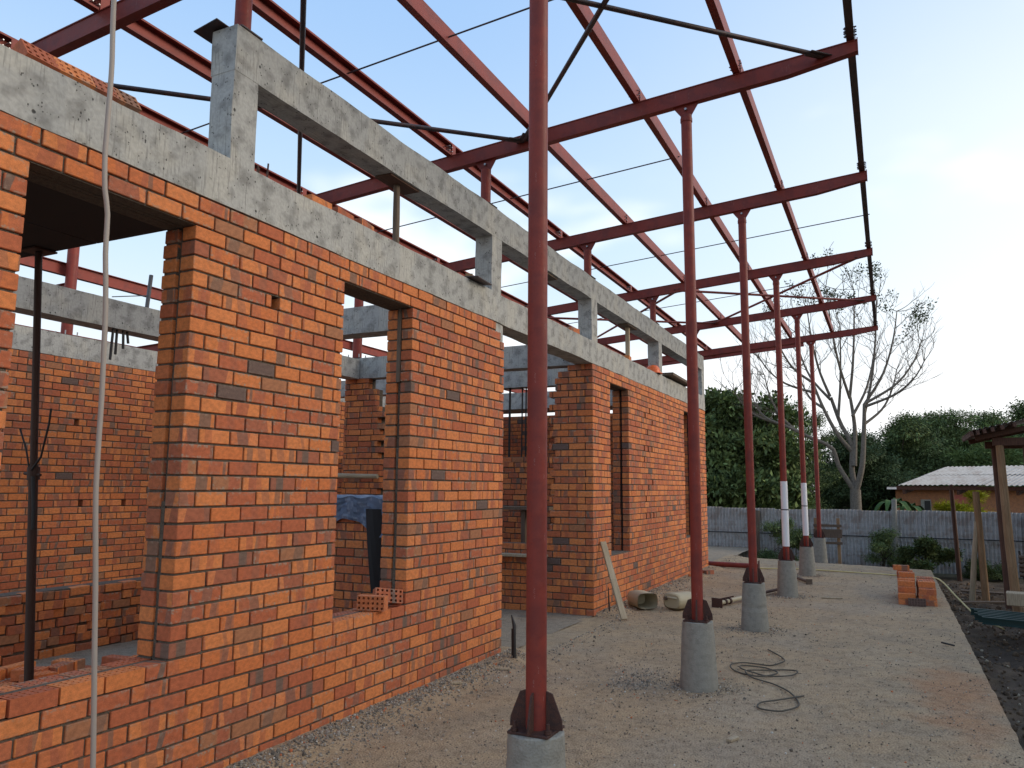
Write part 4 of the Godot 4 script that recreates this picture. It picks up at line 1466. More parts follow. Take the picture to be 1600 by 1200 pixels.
	b.box(Transform3D(Basis(Vector3.UP, -0.02), Vector3(-5.75, 0.66, -10.6)), Vector3(0.07, 1.29, 0.07), 0.003)
	solo("trestle", b, M.old_wood, "plank trestle standing inside behind the low porch wall", "trestle")

func hanging_conduit() -> void:
	var b := MB.new()
	var pts := [Vector3(-3.06, 5.12, -2.20), Vector3(-3.15, 4.4, -2.23), Vector3(-3.2, 3.915, -2.253), Vector3(-3.2, 3.6, -2.269), Vector3(-3.2, 3.128, -2.272), Vector3(-3.2, 2.98, -2.285), Vector3(-3.2, 2.89, -2.306), Vector3(-3.2, 2.7, -2.312), Vector3(-3.2, 2.443, -2.334), Vector3(-3.2, 2.0, -2.35), Vector3(-3.2, 1.628, -2.356), Vector3(-3.2, 1.2, -2.39), Vector3(-3.2, 0.955, -2.407), Vector3(-3.2, 0.407, -2.445), Vector3(-3.2, 0.12, -2.45), Vector3(-3.16, 0.06, -2.40), Vector3(-2.9, 0.05, -2.2)]
	var cv := Curve3D.new()
	for i in pts.size():
		var tg: Vector3 = (pts[min(i + 1, pts.size() - 1)] - pts[max(i - 1, 0)]) / 6.0
		cv.add_point(pts[i], -tg, tg)
	var bp := []
	var L := cv.get_baked_length()
	for i in 90: bp.push_back(cv.sample_baked(L * i / 89.0, true))
	b.tube(bp, 0.0115, 10)
	solo("hanging_hose", b, M.conduit, "thin beige hose hanging down in front of the large window", "hose")

func spline(pts: Array, n: int) -> Array:
	var cv := Curve3D.new()
	for i in pts.size():
		var tg: Vector3 = (pts[min(i + 1, pts.size() - 1)] - pts[max(i - 1, 0)]) / 6.0
		cv.add_point(pts[i], -tg, tg)
	var bp := []
	var L := cv.get_baked_length()
	for i in n: bp.push_back(cv.sample_baked(L * i / (n - 1.0), true))
	return bp

func ground_things() -> void:
	# coiled rope
	var b := MB.new()
	var q := [[1200, 1015], [1222, 1028], [1224, 1036], [1205, 1038], [1165, 1036], [1142, 1040], [1150, 1048], [1185, 1057], [1215, 1052], [1190, 1042], [1160, 1041], [1158, 1046], [1200, 1056], [1235, 1056], [1246, 1051], [1225, 1046], [1195, 1047], [1165, 1050], [1178, 1060], [1205, 1068], [1232, 1082], [1247, 1095], [1244, 1106], [1215, 1113], [1186, 1107], [1188, 1100], [1215, 1096], [1256, 1088]]
	var pts := []
	for i in q.size():
		var p := pix(q[i][0], q[i][1], 0.012)
		p.y = slab_height(p.x, p.z) + 0.011 + 0.006 * (i % 3)
		pts.push_back(p)
	b.tube(spline(pts, 240), 0.0062, 7)
	solo("coiled_rope", b, M.rope, "dark rope lying in loose loops on the dirt", "rope")
	# yellow hose over the slab edge
	pts = []
	for a: Array in [[-3.3, -17.1], [-2.6, -17.05], [-1.7, -17.28], [-0.9, -17.2], [0.0, -17.05], [0.5, -16.9]]:
		pts.push_back(Vector3(a[0], slab_height(a[0], a[1]) + 0.014, a[1]))
	pts.push_back(Vector3(0.74, 0.015, -16.6)); pts.push_back(Vector3(0.95, -0.18, -15.7)); pts.push_back(Vector3(1.15, -0.33, -14.6)); pts.push_back(Vector3(1.4, -0.36, -13.7))
	b = MB.new()
	b.tube(spline(pts, 120), 0.0135, 8)
	solo("yellow_hose", b, M.hose, "yellow hose running across the slab and down into the trench", "hose")
	# leaning plank
	b = MB.new()
	var a0 := Vector3(-3.05, 0.02, -9.58); var a1 := Vector3(-3.45, 0.93, -9.95)
	var xf := look(a0, a1)
	b.box(Transform3D(xf.basis, (a0 + a1) * 0.5), Vector3(0.085, 0.028, a0.distance_to(a1)), 0.003)
	solo("leaning_plank", b, M.pale_wood, "pale wooden plank leaning against the corner of the far brick wall", "plank")
	# black burnt stake and thin bar
	b = MB.new()
	b.tube([Vector3(-3.27, 0.0, -6.88), Vector3(-3.28, 0.24, -6.89), Vector3(-3.285, 0.33, -6.90), Vector3(-3.33, 0.42, -6.93)], [0.018, 0.017, 0.02, 0.006], 8)
	b.tube([Vector3(-3.30, 0.0, -6.90), Vector3(-3.31, 0.3, -6.91)], [0.012, 0.010], 6)
	solo("black_stake", b, M.black, "charred black stake standing at the corner of the near wall", "stake")
	b = MB.new()
	b.tube([Vector3(-3.38, 0.0, -10.0), Vector3(-3.39, 0.15, -10.0), Vector3(-3.40, 0.34, -10.01)], [0.012, 0.011, 0.006], 6)
	solo("black_stake", b, M.black, "thin black stake beside the leaning plank", "stake")
	# jerrycans
	var t := thing("jerrycan", "dirty beige jerrycan cut open and lying on its side", "jerrycan", Vector3(-3.13, 0.02, -10.65))
	b = MB.new()
	can_shell(b, Transform3D(Basis(Vector3.UP, 0.72), Vector3(-3.13, 0.125, -10.65)), true)
	part("shell", b, M.can, t)
	t = thing("jerrycan", "closed dirty jerrycan with a handle lying near the rope column", "jerrycan", Vector3(-2.66, 0.02, -10.85))
	b = MB.new()
	can_shell(b, Transform3D(Basis(Vector3.UP, -0.45), Vector3(-2.66, 0.125, -10.85)), false)
	part("shell", b, M.can, t)
	b = MB.new()
	var cb := Transform3D(Basis(Vector3.UP, -0.45), Vector3(-2.66, 0.125, -10.85))
	b.tube([cb * Vector3(0.08, 0.04, 0.17), cb * Vector3(0.08, 0.05, 0.215), cb * Vector3(-0.03, 0.05, 0.215), cb * Vector3(-0.03, 0.04, 0.17)], 0.014, 8)
	part("handle", b, M.can, t)
	b = MB.new()
	b.tube([cb * Vector3(-0.085, 0.03, 0.17), cb * Vector3(-0.085, 0.03, 0.215)], 0.026, 12)
	part("cap", b, M.old_wood, t)
	# yellow prop lying down
	t = thing("steel_prop", "yellow steel prop with rusty plate lying behind the columns", "prop", Vector3(-2.3, 0, -11.25))
	var d0 := Vector3(-2.24, 0.055, -11.25); var d1 := Vector3(-1.62, 0.06, -13.5)
	b = MB.new(); b.tube([d0, d0.lerp(d1, 0.55)], 0.03, 12); part("outer_tube", b, M.can, t)
	b = MB.new(); b.tube([d0.lerp(d1, 0.5), d1], 0.022, 12); part("inner_tube", b, M.rust, t)
	b = MB.new()
	for f: float in [0.1, 0.16, 0.52, 0.60]:
		var c := d0.lerp(d1, f)
		b.tube([c - (d1 - d0).normalized() * 0.02, c + (d1 - d0).normalized() * 0.02], 0.046, 10)
		b.tube([c + Vector3(-0.08, 0.03, 0), c + Vector3(0.07, 0.07, 0.02)], 0.010, 6)
	part("collar", b, M.rust, t)
	b = MB.new()
	b.box(Transform3D(look(d0, d1).basis, d0 + Vector3(0, 0.01, 0)), Vector3(0.16, 0.13, 0.010), 0.001)
	part("end_plate", b, M.rust, t)
	b = MB.new()
	var e0 := Vector3(-1.66, 0.04, -15.5); var e1 := Vector3(-1.34, 0.045, -14.7)
	b.tube([e0, e1], 0.027, 10)
	b.box(Transform3D(look(e0, e1).basis, e1), Vector3(0.11, 0.10, 0.01), 0.001)
	solo("steel_prop", b, M.old_wood, "short brown prop lying beside the white-sleeved column", "prop")
	# red pipe lying on the dirt
	t = thing("red_pipe", "spare red steel pipe with a square end plate lying by the far wall", "pipe", Vector3(-3.0, 0, -16.6))
	b = MB.new(); b.tube([Vector3(-4.3, 0.07, -16.95), Vector3(-2.50, 0.07, -16.85)], 0.052, 18); part("pipe", b, M.red, t)
	b = MB.new(); b.box(Transform3D(Basis(Vector3.BACK, 0.0), Vector3(-2.49, 0.095, -16.85)), Vector3(0.012, 0.18, 0.18), 0.001); part("end_plate", b, M.rust, t)
	# small wood scraps
	for k: Array in [[785, 1046, 0.14, 0.3], [1145, 1155, 0.1, 1.2], [712, 1072, 0.1, 0.8], [1300, 935, 0.3, 0.2]]:
		b = MB.new()
		var p := pix(k[0], k[1], 0.01)
		b.box(Transform3D(Basis(Vector3.UP, k[3]), Vector3(p.x, slab_height(p.x, p.z) + 0.012, p.z)), Vector3(k[2], 0.018, 0.04), 0.003)
		solo("wood_scrap", b, M.pale_wood, "small pale wood scrap lying flat on the dirt", "wood scrap", "wood scraps on the dirt")
	b = MB.new()
	var sp := pix(1482, 1008, 0.01)
	b.tube([sp + Vector3(-0.06, 0.012, -0.06), sp + Vector3(0.05, 0.012, 0.07)], 0.010, 6)
	solo("short_bar", b, M.black, "short black bar on the slab near the trench edge", "bar")

func can_shell(b: MB, xf: Transform3D, open: bool) -> void:
	# rounded rectangle extruded along local z; open at +z when cut
	var n := 24
	var prof := []
	for k in n:
		var a := TAU * k / n
		var c := cos(a); var s := sin(a)
		prof.push_back(Vector3(0.15 * sign(c) * pow(abs(c), 0.55), 0.105 * sign(s) * pow(abs(s), 0.6), 0))
	var zs := [-0.175, -0.165, -0.06, 0.0, 0.09, 0.165] if open else [-0.175, -0.165, -0.06, 0.0, 0.06, 0.165, 0.175]
	var sc := [0.86, 1.0, 1.0, 0.97, 1.0, 1.0] if open else [0.86, 1.0, 1.0, 0.96, 1.0, 1.0, 0.85]
	for side in (2 if open else 1):
		for i in zs.size() - 1:
			for k in n:
				var th := 0.94 if side == 1 else 1.0
				var p0: Vector3 = prof[k]; var p1: Vector3 = prof[(k + 1) % n]
				var q := [xf * (p0 * sc[i] * th + Vector3(0, 0, zs[i])), xf * (p1 * sc[i] * th + Vector3(0, 0, zs[i])), xf * (p1 * sc[i + 1] * th + Vector3(0, 0, zs[i + 1])), xf * (p0 * sc[i + 1] * th + Vector3(0, 0, zs[i + 1]))]
				if side == 1: q.reverse()
				var nn := []
				for w: Vector3 in [p0, p1, p1, p0]:
					nn.push_back((xf.basis * Vector3(w.x, w.y * 1.6, 0)).normalized() * (-1.0 if side == 1 else 1.0))
				if side == 1: nn.reverse()
				b.quad_s(q, nn, [Vector2.ZERO, Vector2(0.1, 0), Vector2(0.1, 0.1), Vector2(0, 0.1)])
	var cap := []
	for k in n: cap.push_back(xf * (prof[k] * 0.86 + Vector3(0, 0, -0.175)))
	cap.reverse()
	b.face(cap)
	if not open:
		cap = []
		for k in n: cap.push_back(xf * (prof[k] * 0.85 + Vector3(0, 0, 0.175)))
		b.face(cap)

# pixel of the photograph to a point on the level y
func pix(x: float, y: float, level: float) -> Vector3:
	var f := 600.0 / tan(deg_to_rad(cam.fov) * 0.5)
	var d := cam.global_transform.basis * Vector3((x - 800.0) / f, (600.0 - y) / f, -1.0)
	return cam.position + d * ((level - cam.position.y) / d.y)

# ---------------------------------------------------------------- fence, sheds, house
func corrugated(w: float, h: float, amp := 0.022, pitch := 0.09) -> MB:
	# a standing sheet in the xy plane, waves across x
	var b := MB.new()
	var n := int(round(w / pitch * 6.0))
	for i in n:
		var pl := []
		var nn := []
		var tt := []
		for k: Array in [[0, 0], [1, 0], [1, 1], [0, 1]]:
			var x: float = w * (i + k[0]) / n - w * 0.5
			var a := x / pitch * TAU
			pl.push_back(Vector3(x, h * k[1], amp * sin(a)))
			nn.push_back(Vector3(-amp * cos(a) * TAU / pitch, 0, 1).normalized())
			tt.push_back(Vector2(x, h * k[1]))
		b.quad_s(pl, nn, tt)
	return b

func fence() -> void:
	var t := thing("iron_fence", "boundary fence of upright corrugated iron sheets", "fence", Vector3(0, -0.46, -23.0))
	var up: ArrayMesh = corrugated(0.78, 0.80).mesh(M.fence)
	var lo: ArrayMesh = corrugated(0.78, 1.0).mesh(M.fence)
	var r := RandomNumberGenerator.new(); r.seed = 12
	for i in 22:
		var x := -8.4 + i * 0.73
		for k in 2:
			var o := MeshInstance3D.new()
			o.name = "iron_sheet"
			o.mesh = up if k else lo
			t.add_child(o, true)
			var lean: float = (0.012 if x < 0 else 0.055) + r.randf_range(-0.01, 0.01)
			o.transform = Transform3D(Basis(Vector3.BACK, r.randf_range(-0.012, 0.012) - (0.03 if x > 0.2 else 0.0)) * Basis(Vector3.RIGHT, -lean * 0.4), Vector3(x + r.randf_range(-0.01, 0.01), (0.77 if k else -0.02) + r.randf_range(-0.025, 0.025), 0.012 * k + 0.004 * (i % 2)))
	for x: float in [-6.2, -3.4, 0.06, 3.0, 5.8]:
		var b := MB.new()
		var h := 1.86 if x == 0.06 else 1.5
		b.tube([Vector3(x, -0.6, -22.93), Vector3(x - 0.01, 0.4, -22.93), Vector3(x + 0.03, -0.46 + h, -22.94)], [0.075, 0.07, 0.065], 10)
		part("post", b, M.old_wood if x != 0.06 else M.pedestal, t)
	var b := MB.new()
	b.tube([Vector3(-8.7, 0.41, -22.955), Vector3(-3, 0.42, -22.955), Vector3(2, 0.42, -22.955), Vector3(7.4, 0.40, -22.955)], 0.014, 6)
	part("rail", b, M.black, t)

func stake_frame() -> void:
	var t := thing("stake_frame", "timber stakes with cross boards standing beside the last column", "timber frame", Vector3(-1.25, -0.4, -19.75))
	for x: float in [-1.62, -1.13]:
		var b := MB.new()
		b.box(Transform3D(Basis(), Vector3(x, 0.25, -19.95)), Vector3(0.07, 1.45, 0.06), 0.004)
		part("stake", b, M.wood, t)
	for d: Array in [[0.80, 0.06], [0.62, 0.20], [0.40, 0.06]]:
		var b := MB.new()
		b.box(Transform3D(Basis(), Vector3(-1.36, d[0], -19.905)), Vector3(0.62, d[1], 0.024), 0.003)
		part("board", b, M.old_wood, t)

func pole(pts: Array, rad: Variant, t: Node3D, mat: String, called := "post") -> void:
	var b := MB.new()
	b.tube(pts, rad, 10)
	part(called, b, M[mat], t)

func sheds() -> void:
	# far shed: rectangular lean-to turned 18 degrees, eave towards the slab
	var t := thing("open_shed", "low open shed with a pale corrugated lean-to roof on timber poles", "shed", Vector3(1.6, -0.46, -19))
	var ax := Vector3(cos(0.314), 0, sin(0.314)); var az := Vector3(sin(0.314), 0, -cos(0.314))
	var o := Vector3(0.16, 1.735, -18.0)
	var rise := 0.45; var dep := 3.45
	var slope := (az * dep + Vector3.UP * rise)
	var r := RandomNumberGenerator.new(); r.seed = 4
	for i in 7:
		for k in 2:
			var b := corrugated(0.80, slope.length() * (0.56 if k == 0 else 0.5), 0.010)
			var m := MeshInstance3D.new()
			m.name = "roof_sheet"
			m.mesh = b.mesh(M.roofing)
			t.add_child(m, true)
			var yb := slope.normalized()
			m.transform = Transform3D(Basis(ax, yb, ax.cross(yb)), o + ax * (0.4 + i * 0.75) + slope * (0.0 if k == 0 else 0.5) + Vector3.UP * (0.012 * k + 0.008 * (i % 2) + r.randf_range(0, 0.01)) - t.position)
	for k in 4:
		var b := MB.new()
		var f := k / 3.0
		var a := o + slope * (f * 0.96 + 0.02) - Vector3.UP * 0.06 - ax * 0.05
		var xf := look(a, a + ax * 5.3)
		b.box(Transform3D(xf.basis, a + ax * 2.65), Vector3(0.05, 0.075, 5.3), 0.003)
		part("batten", b, M.brown_wood, t)
	for i in 6:
		var b := MB.new()
		var a := o + ax * (0.1 + i * 1.0) - Vector3.UP * 0.14
		var e := a + slope * 0.98
		b.box(Transform3D(look(a, e).basis, (a + e) * 0.5), Vector3(0.05, 0.075, a.distance_to(e)), 0.003)
		part("rafter", b, M.brown_wood, t)
	pole([Vector3(1.56, -0.6, -17.72), Vector3(1.53, 0.6, -17.68), Vector3(1.50, 1.62, -17.62)], [0.07, 0.062, 0.06], t, "wood")
	pole([Vector3(1.36, -0.6, -21.1), Vector3(1.33, 0.6, -21.1), Vector3(1.30, 1.98, -21.1)], [0.055, 0.05, 0.045], t, "brown_wood")
	pole([Vector3(4.1, -0.6, -16.9), Vector3(4.1, 1.62, -16.9)], 0.06, t, "wood")
	pole([Vector3(4.6, -0.6, -20.1), Vector3(4.6, 1.98, -20.1)], 0.05, t, "brown_wood")
	pole([Vector3(1.32, -0.55, -17.75), Vector3(1.40, 0.3, -17.7), Vector3(1.49, 1.05, -17.66)], [0.055, 0.05, 0.045], t, "pale_wood", "brace_pole")
	# nearer shed: roof rising to the right, batten ends under the sheet
	t = thing("open_shed", "timber pole shed with dark batten ends under its rising roof edge", "shed", Vector3(2.0, -0.46, -15.5))
	var z0 := -15.0
	var P0 := Vector3(1.25, 2.63, z0)
	var dx := Vector3(0.965, 0.215, 0.0).normalized()
	for i in 6:
		var b := corrugated(0.80, 1.7, 0.010)
		var m := MeshInstance3D.new()
		m.name = "roof_sheet"
		m.mesh = b.mesh(M.roofing)
		t.add_child(m, true)
		m.transform = Transform3D(Basis(dx, Vector3(0, 0, -1), dx.cross(Vector3(0, 0, -1))), P0 + dx * (0.4 + i * 0.74) + Vector3.UP * (0.006 * (i % 2)) - t.position)
	for i in 9:
		var b := MB.new()
		var a: Vector3 = P0 + dx * ([0.03, 0.12, 0.22, 0.34, 0.48, 0.66, 1.3, 2.1, 3.2][i]) + Vector3(0, -0.06, 0.02)
		b.box(Transform3D(Basis(Vector3.BACK, 0.22), a - Vector3(0, 0, 0.83)), Vector3(0.05, 0.07, 1.66), 0.003)
		part("batten", b, M.brown_wood, t)
	var b := MB.new()
	for zz: float in [-15.35, -16.5]:
		b.box(Transform3D(Basis(Vector3.BACK, 0.0), Vector3(2.9, 2.46, zz)), Vector3(2.6, 0.13, 0.07), 0.004)
	part("tie_beam", b, M.brown_wood, t)
	b = MB.new()
	b.box(Transform3D(Basis(Vector3.BACK, 0.22), P0 + dx * 2.3 + Vector3(0, -0.135, -0.28)), Vector3(4.4, 0.08, 0.05), 0.004)
	b.box(Transform3D(Basis(Vector3.BACK, 0.22), P0 + dx * 2.3 + Vector3(0, -0.135, -1.45)), Vector3(4.4, 0.08, 0.05), 0.004)
	part("rafter", b, M.brown_wood, t)
	pole([Vector3(1.80, -0.6, -15.42), Vector3(1.74, 0.8, -15.40), Vector3(1.70, 2.40, -15.36)], [0.075, 0.068, 0.06], t, "wood")
	pole([Vector3(2.08, -0.6, -15.2), Vector3(2.07, 2.36, -15.3)], [0.06, 0.055], t, "brown_wood")
	pole([Vector3(3.9, -0.6, -15.4), Vector3(3.9, 2.36, -15.36)], 0.065, t, "wood")
	pole([Vector3(1.8, -0.6, -16.5), Vector3(1.75, 2.40, -16.5)], 0.06, t, "brown_wood")
	pole([Vector3(3.9, -0.6, -16.5), Vector3(3.9, 2.40, -16.5)], 0.06, t, "brown_wood")

func yard_things() -> void:
	# bundle of green steel channels on a support at the trench
	var d := Vector3(cos(0.25), 0, sin(0.25)); var nrm := Vector3(-sin(0.25), 0, cos(0.25))
	var t := thing("timber_block", "dark timber sleeper carrying the green steel channels", "sleeper", Vector3(1.9, -0.4, -13.6))
	var b := MB.new()
	b.box(Transform3D(look(Vector3.ZERO, nrm).basis, Vector3(2.05, -0.335, -13.40)), Vector3(0.18, 0.20, 1.1), 0.008)
	part("sleeper", b, M.old_wood, t)
	for i in 6:
		b = MB.new()
		var a := Vector3(1.02, -0.225, -14.0) + nrm * (i * 0.165) + d * (0.03 * (i % 3) + i * 0.045)
		b.prism(c_profile(0.10, 0.05), Transform3D(Basis(nrm, Vector3.UP, nrm.cross(Vector3.UP)), a + d * 2.6), 2.6 if nrm.cross(Vector3.UP).dot(d) < 0 else -2.6)
		solo("steel_channel", b, M.green_steel, "%s green steel channel of the bundle, counted from the muddy planks" % ["first", "second", "third", "fourth", "fifth", "sixth"][i], "steel channel", "bundle of green steel channels")
	# heavy timber baulk on a round block
	t = thing("timber_baulk", "heavy pale timber baulk laid on blocks in front of the pole shed", "timber", Vector3(2.2, -0.3, -14.8))
	b = MB.new()
	b.box(Transform3D(Basis(Vector3.UP, -0.12), Vector3(2.55, -0.045, -14.72)), Vector3(1.95, 0.20, 0.30), 0.012)
	part("baulk", b, M.pale_wood, t)
	b = MB.new()
	b.tube([Vector3(1.80, -0.46, -14.62), Vector3(1.80, -0.146, -14.62)], 0.075, 14)
	b.tube([Vector3(3.2, -0.46, -14.78), Vector3(3.2, -0.146, -14.78)], 0.09, 14)
	part("block", b, M.wood, t)
	# poles stacked on a dark frame
	t = thing("pole_rack", "short weathered poles stacked on a dark iron frame under the shed", "pole stack", Vector3(2.4, -0.4, -16.3))
	for i in 5:
		b = MB.new()
		b.tube([Vector3(1.96, 0.20 + i * 0.075, -16.25 - 0.03 * (i % 2)), Vector3(3.3, 0.22 + i * 0.075, -16.3)], 0.035, 9)
		part("pole", b, M.old_wood, t)
	b = MB.new()
	for x: float in [2.02, 3.15]:
		b.tube([Vector3(x + 0.14, -0.5, -16.3), Vector3(x, 0.17, -16.3), Vector3(x - 0.03, 0.6, -16.37)], 0.018, 8)
		b.tube([Vector3(x + 0.2, -0.5, -16.0), Vector3(x, 0.17, -16.2)], 0.018, 8)
		b.tube([Vector3(x - 0.01, 0.165, -16.2), Vector3(x - 0.01, 0.165, -16.45)], 0.014, 8)
	part("iron_frame", b, M.black, t)
	# planks and a dark cloth on the soil
	for k: Array in [[0.95, -17.6, 1.9, 0.5], [1.2, -18.6, 1.6, -0.15], [1.9, -14.15, 0.5, 0.3]]:
		b = MB.new()
		b.box(Transform3D(Basis(Vector3.UP, k[3]), Vector3(k[0] + k[2] * 0.5, earth(k[0] + k[2] * 0.5, k[1]) + 0.045, k[1])), Vector3(k[2], 0.035, 0.16), 0.004)
		solo("soil_plank", b, M.old_wood, "muddy plank on the soil " + ("under the leaning shed pole" if k[2] > 1.8 else ("between the shed poles" if k[2] > 1.0 else "beside the green steel channels")), "plank", "muddy planks on the soil")
	b = MB.new()
	var pts := []
	for i in 9: pts.push_back(Vector3(1.30 + 0.07 * i, earth(1.3 + 0.07 * i, -15.4) + 0.05 + 0.012 * sin(i * 1.9), -15.40 + 0.03 * sin(i * 1.3)))
	b.tube(pts, [0.02, 0.04, 0.05, 0.045, 0.055, 0.065, 0.08, 0.07, 0.02], 9)
	solo("dark_cloth", b, M.black_sheet, "bundle of dark cloth dropped on the soil by the yellow hose's end", "cloth")

func house() -> void:
	var t := thing("brick_house", "low orange brick house beyond the fence with a small dark window", "house", Vector3(3.4, -0.46, -34))
	var b := MB.new()
	b.bx(Vector3(0.2, -0.6, -37.5), Vector3(8.5, 1.66, -34.0))
	part("wall", b, M.far_brick, t)
	b = MB.new()
	b.prism(PackedVector2Array([Vector2(-0.35, 0), Vector2(4.2, 0), Vector2(1.9, 0.10)]), Transform3D(Basis(Vector3(0, 0, -1), Vector3.UP, Vector3.RIGHT), Vector3(-0.1, 1.668, -33.95)), 9.0)
	part("roof", b, M.roofing, t)
	for w: Array in [[1.05, 0.52, "window", 0.35, 0.62], [2.15, 0.90, "shutter", 0.55, 0.42], [4.6, 0.8, "window", 0.5, 0.5]]:
		b = MB.new()
		b.bx(Vector3(w[0], w[1] + 0.15, -34.0), Vector3(w[0] + w[3], w[1] + 0.15 + w[4], -33.965))
		var f := part(w[2], b, M.pedestal if w[2] == "window" else M.red_board, t)
		if w[2] == "window":
			b = MB.new()
			b.bx(Vector3(w[0] + w[3] * 0.35, w[1] + 0.2, -33.968), Vector3(w[0] + w[3] * 0.92, w[1] + 0.1 + w[4], -33.955))
			part("pane", b, M.black, f)

# ---------------------------------------------------------------- plants
func leaf_clump(sd: int, n: int, long: float, wide: float) -> ArrayMesh:
	var r := RandomNumberGenerator.new(); r.seed = sd
	var b := MB.new()
	for i in n:
		var p := Vector3(r.randfn(0, 0.42), r.randfn(0, 0.34), r.randfn(0, 0.42))
		var out := (p + Vector3(0, 0.35, 0) + Vector3(r.randfn(0, 0.3), r.randfn(0, 0.3), r.randfn(0, 0.3))).normalized()
		var s := out.cross(Vector3(r.randfn(0, 1), r.randfn(0, 1), r.randfn(0, 1))).normalized()
		var dr := out * long * r.randf_range(0.7, 1.25) + Vector3(0, -0.12, 0)
		var w := s * wide * r.randf_range(0.7, 1.2)
		var mid := p + dr * 0.5 + out.cross(s) * wide * 0.3
		b.face([p, mid - w, p + dr, mid + w])
	return b.mesh(M.leaf)

var clumps := []

func tree(label: String, x: float, z: float, base: float, cy: float, rx: float, ry: float, n: int, size: float, c0: Color, c1: Color, sd: int, kind := 0, accent := Color(0, 0, 0), acc := 0.0, called := "leafy_tree", blobs := 60) -> void:
	var r := RandomNumberGenerator.new(); r.seed = sd
	var t := thing(called, label, "tree" if called.ends_with("tree") else "shrub", Vector3(x, base, z), "")
	var b := MB.new()
	var top := Vector3(x + r.randfn(0, 0.1), cy - ry * 0.1, z)
	var tr: float = max(0.03, ry * 0.045)
	b.tube([Vector3(x, base - 0.2, z), Vector3(x + 0.08 * r.randf(), lerp(base, top.y, 0.5), z), top], [tr * 1.6, tr * 1.1, tr * 0.6], 8)
	var centres := []
	for i in blobs:
		var d := Vector3(r.randfn(0, 1), r.randfn(0, 1), r.randfn(0, 1)).normalized()
		var rad := pow(r.randf(), 0.38)
		var p := Vector3(x, cy, z) + Vector3(d.x * rx, d.y * ry, d.z * rx) * rad * 1.0
		centres.push_back([p, r.randf_range(0.11, 0.27) * min(rx, ry), r.randf_range(-1, 1)])
		b.tube([top.lerp(Vector3(x, base + (cy - base) * 0.5, z), r.randf()), top.lerp(p, 0.5) + Vector3(0, 0.1, 0), p], [tr * 0.45, tr * 0.25, tr * 0.08], 5, false)
	part("trunk", b, M.dark_bark, t)
	var xfs := []
	var cols := []
	for i in n:
		var c: Array = centres[r.randi() % centres.size()]
		var d := Vector3(r.randfn(0, 1), absf(r.randfn(0, 0.9)) - 0.35, r.randfn(0, 1)).normalized()
		var p: Vector3 = c[0] + d * c[1] * pow(r.randf(), 0.35) * Vector3(1.5, 0.5, 1.5)
		if p.y < base + 0.05: continue
		var s := size * r.randf_range(0.6, 1.3)
		xfs.push_back(Transform3D(Basis.from_euler(Vector3(r.randf_range(-0.5, 0.5), r.randf() * TAU, r.randf_range(-0.5, 0.5))).scaled(Vector3.ONE * s), p - t.position))
		var q := c0.lerp(c1, clamp(r.randfn(0.5, 0.4), 0, 1.4))
		if acc > 0.0 and c[2] > 1.0 - 2.0 * acc: q = accent * r.randf_range(0.6, 1.2)
		cols.push_back(q)
	var o := scatter("crown", "", "", clumps[kind], xfs, cols)
	o.name = "crown"
	o.set_meta("kind", "stuff")
	t.add_child(o)

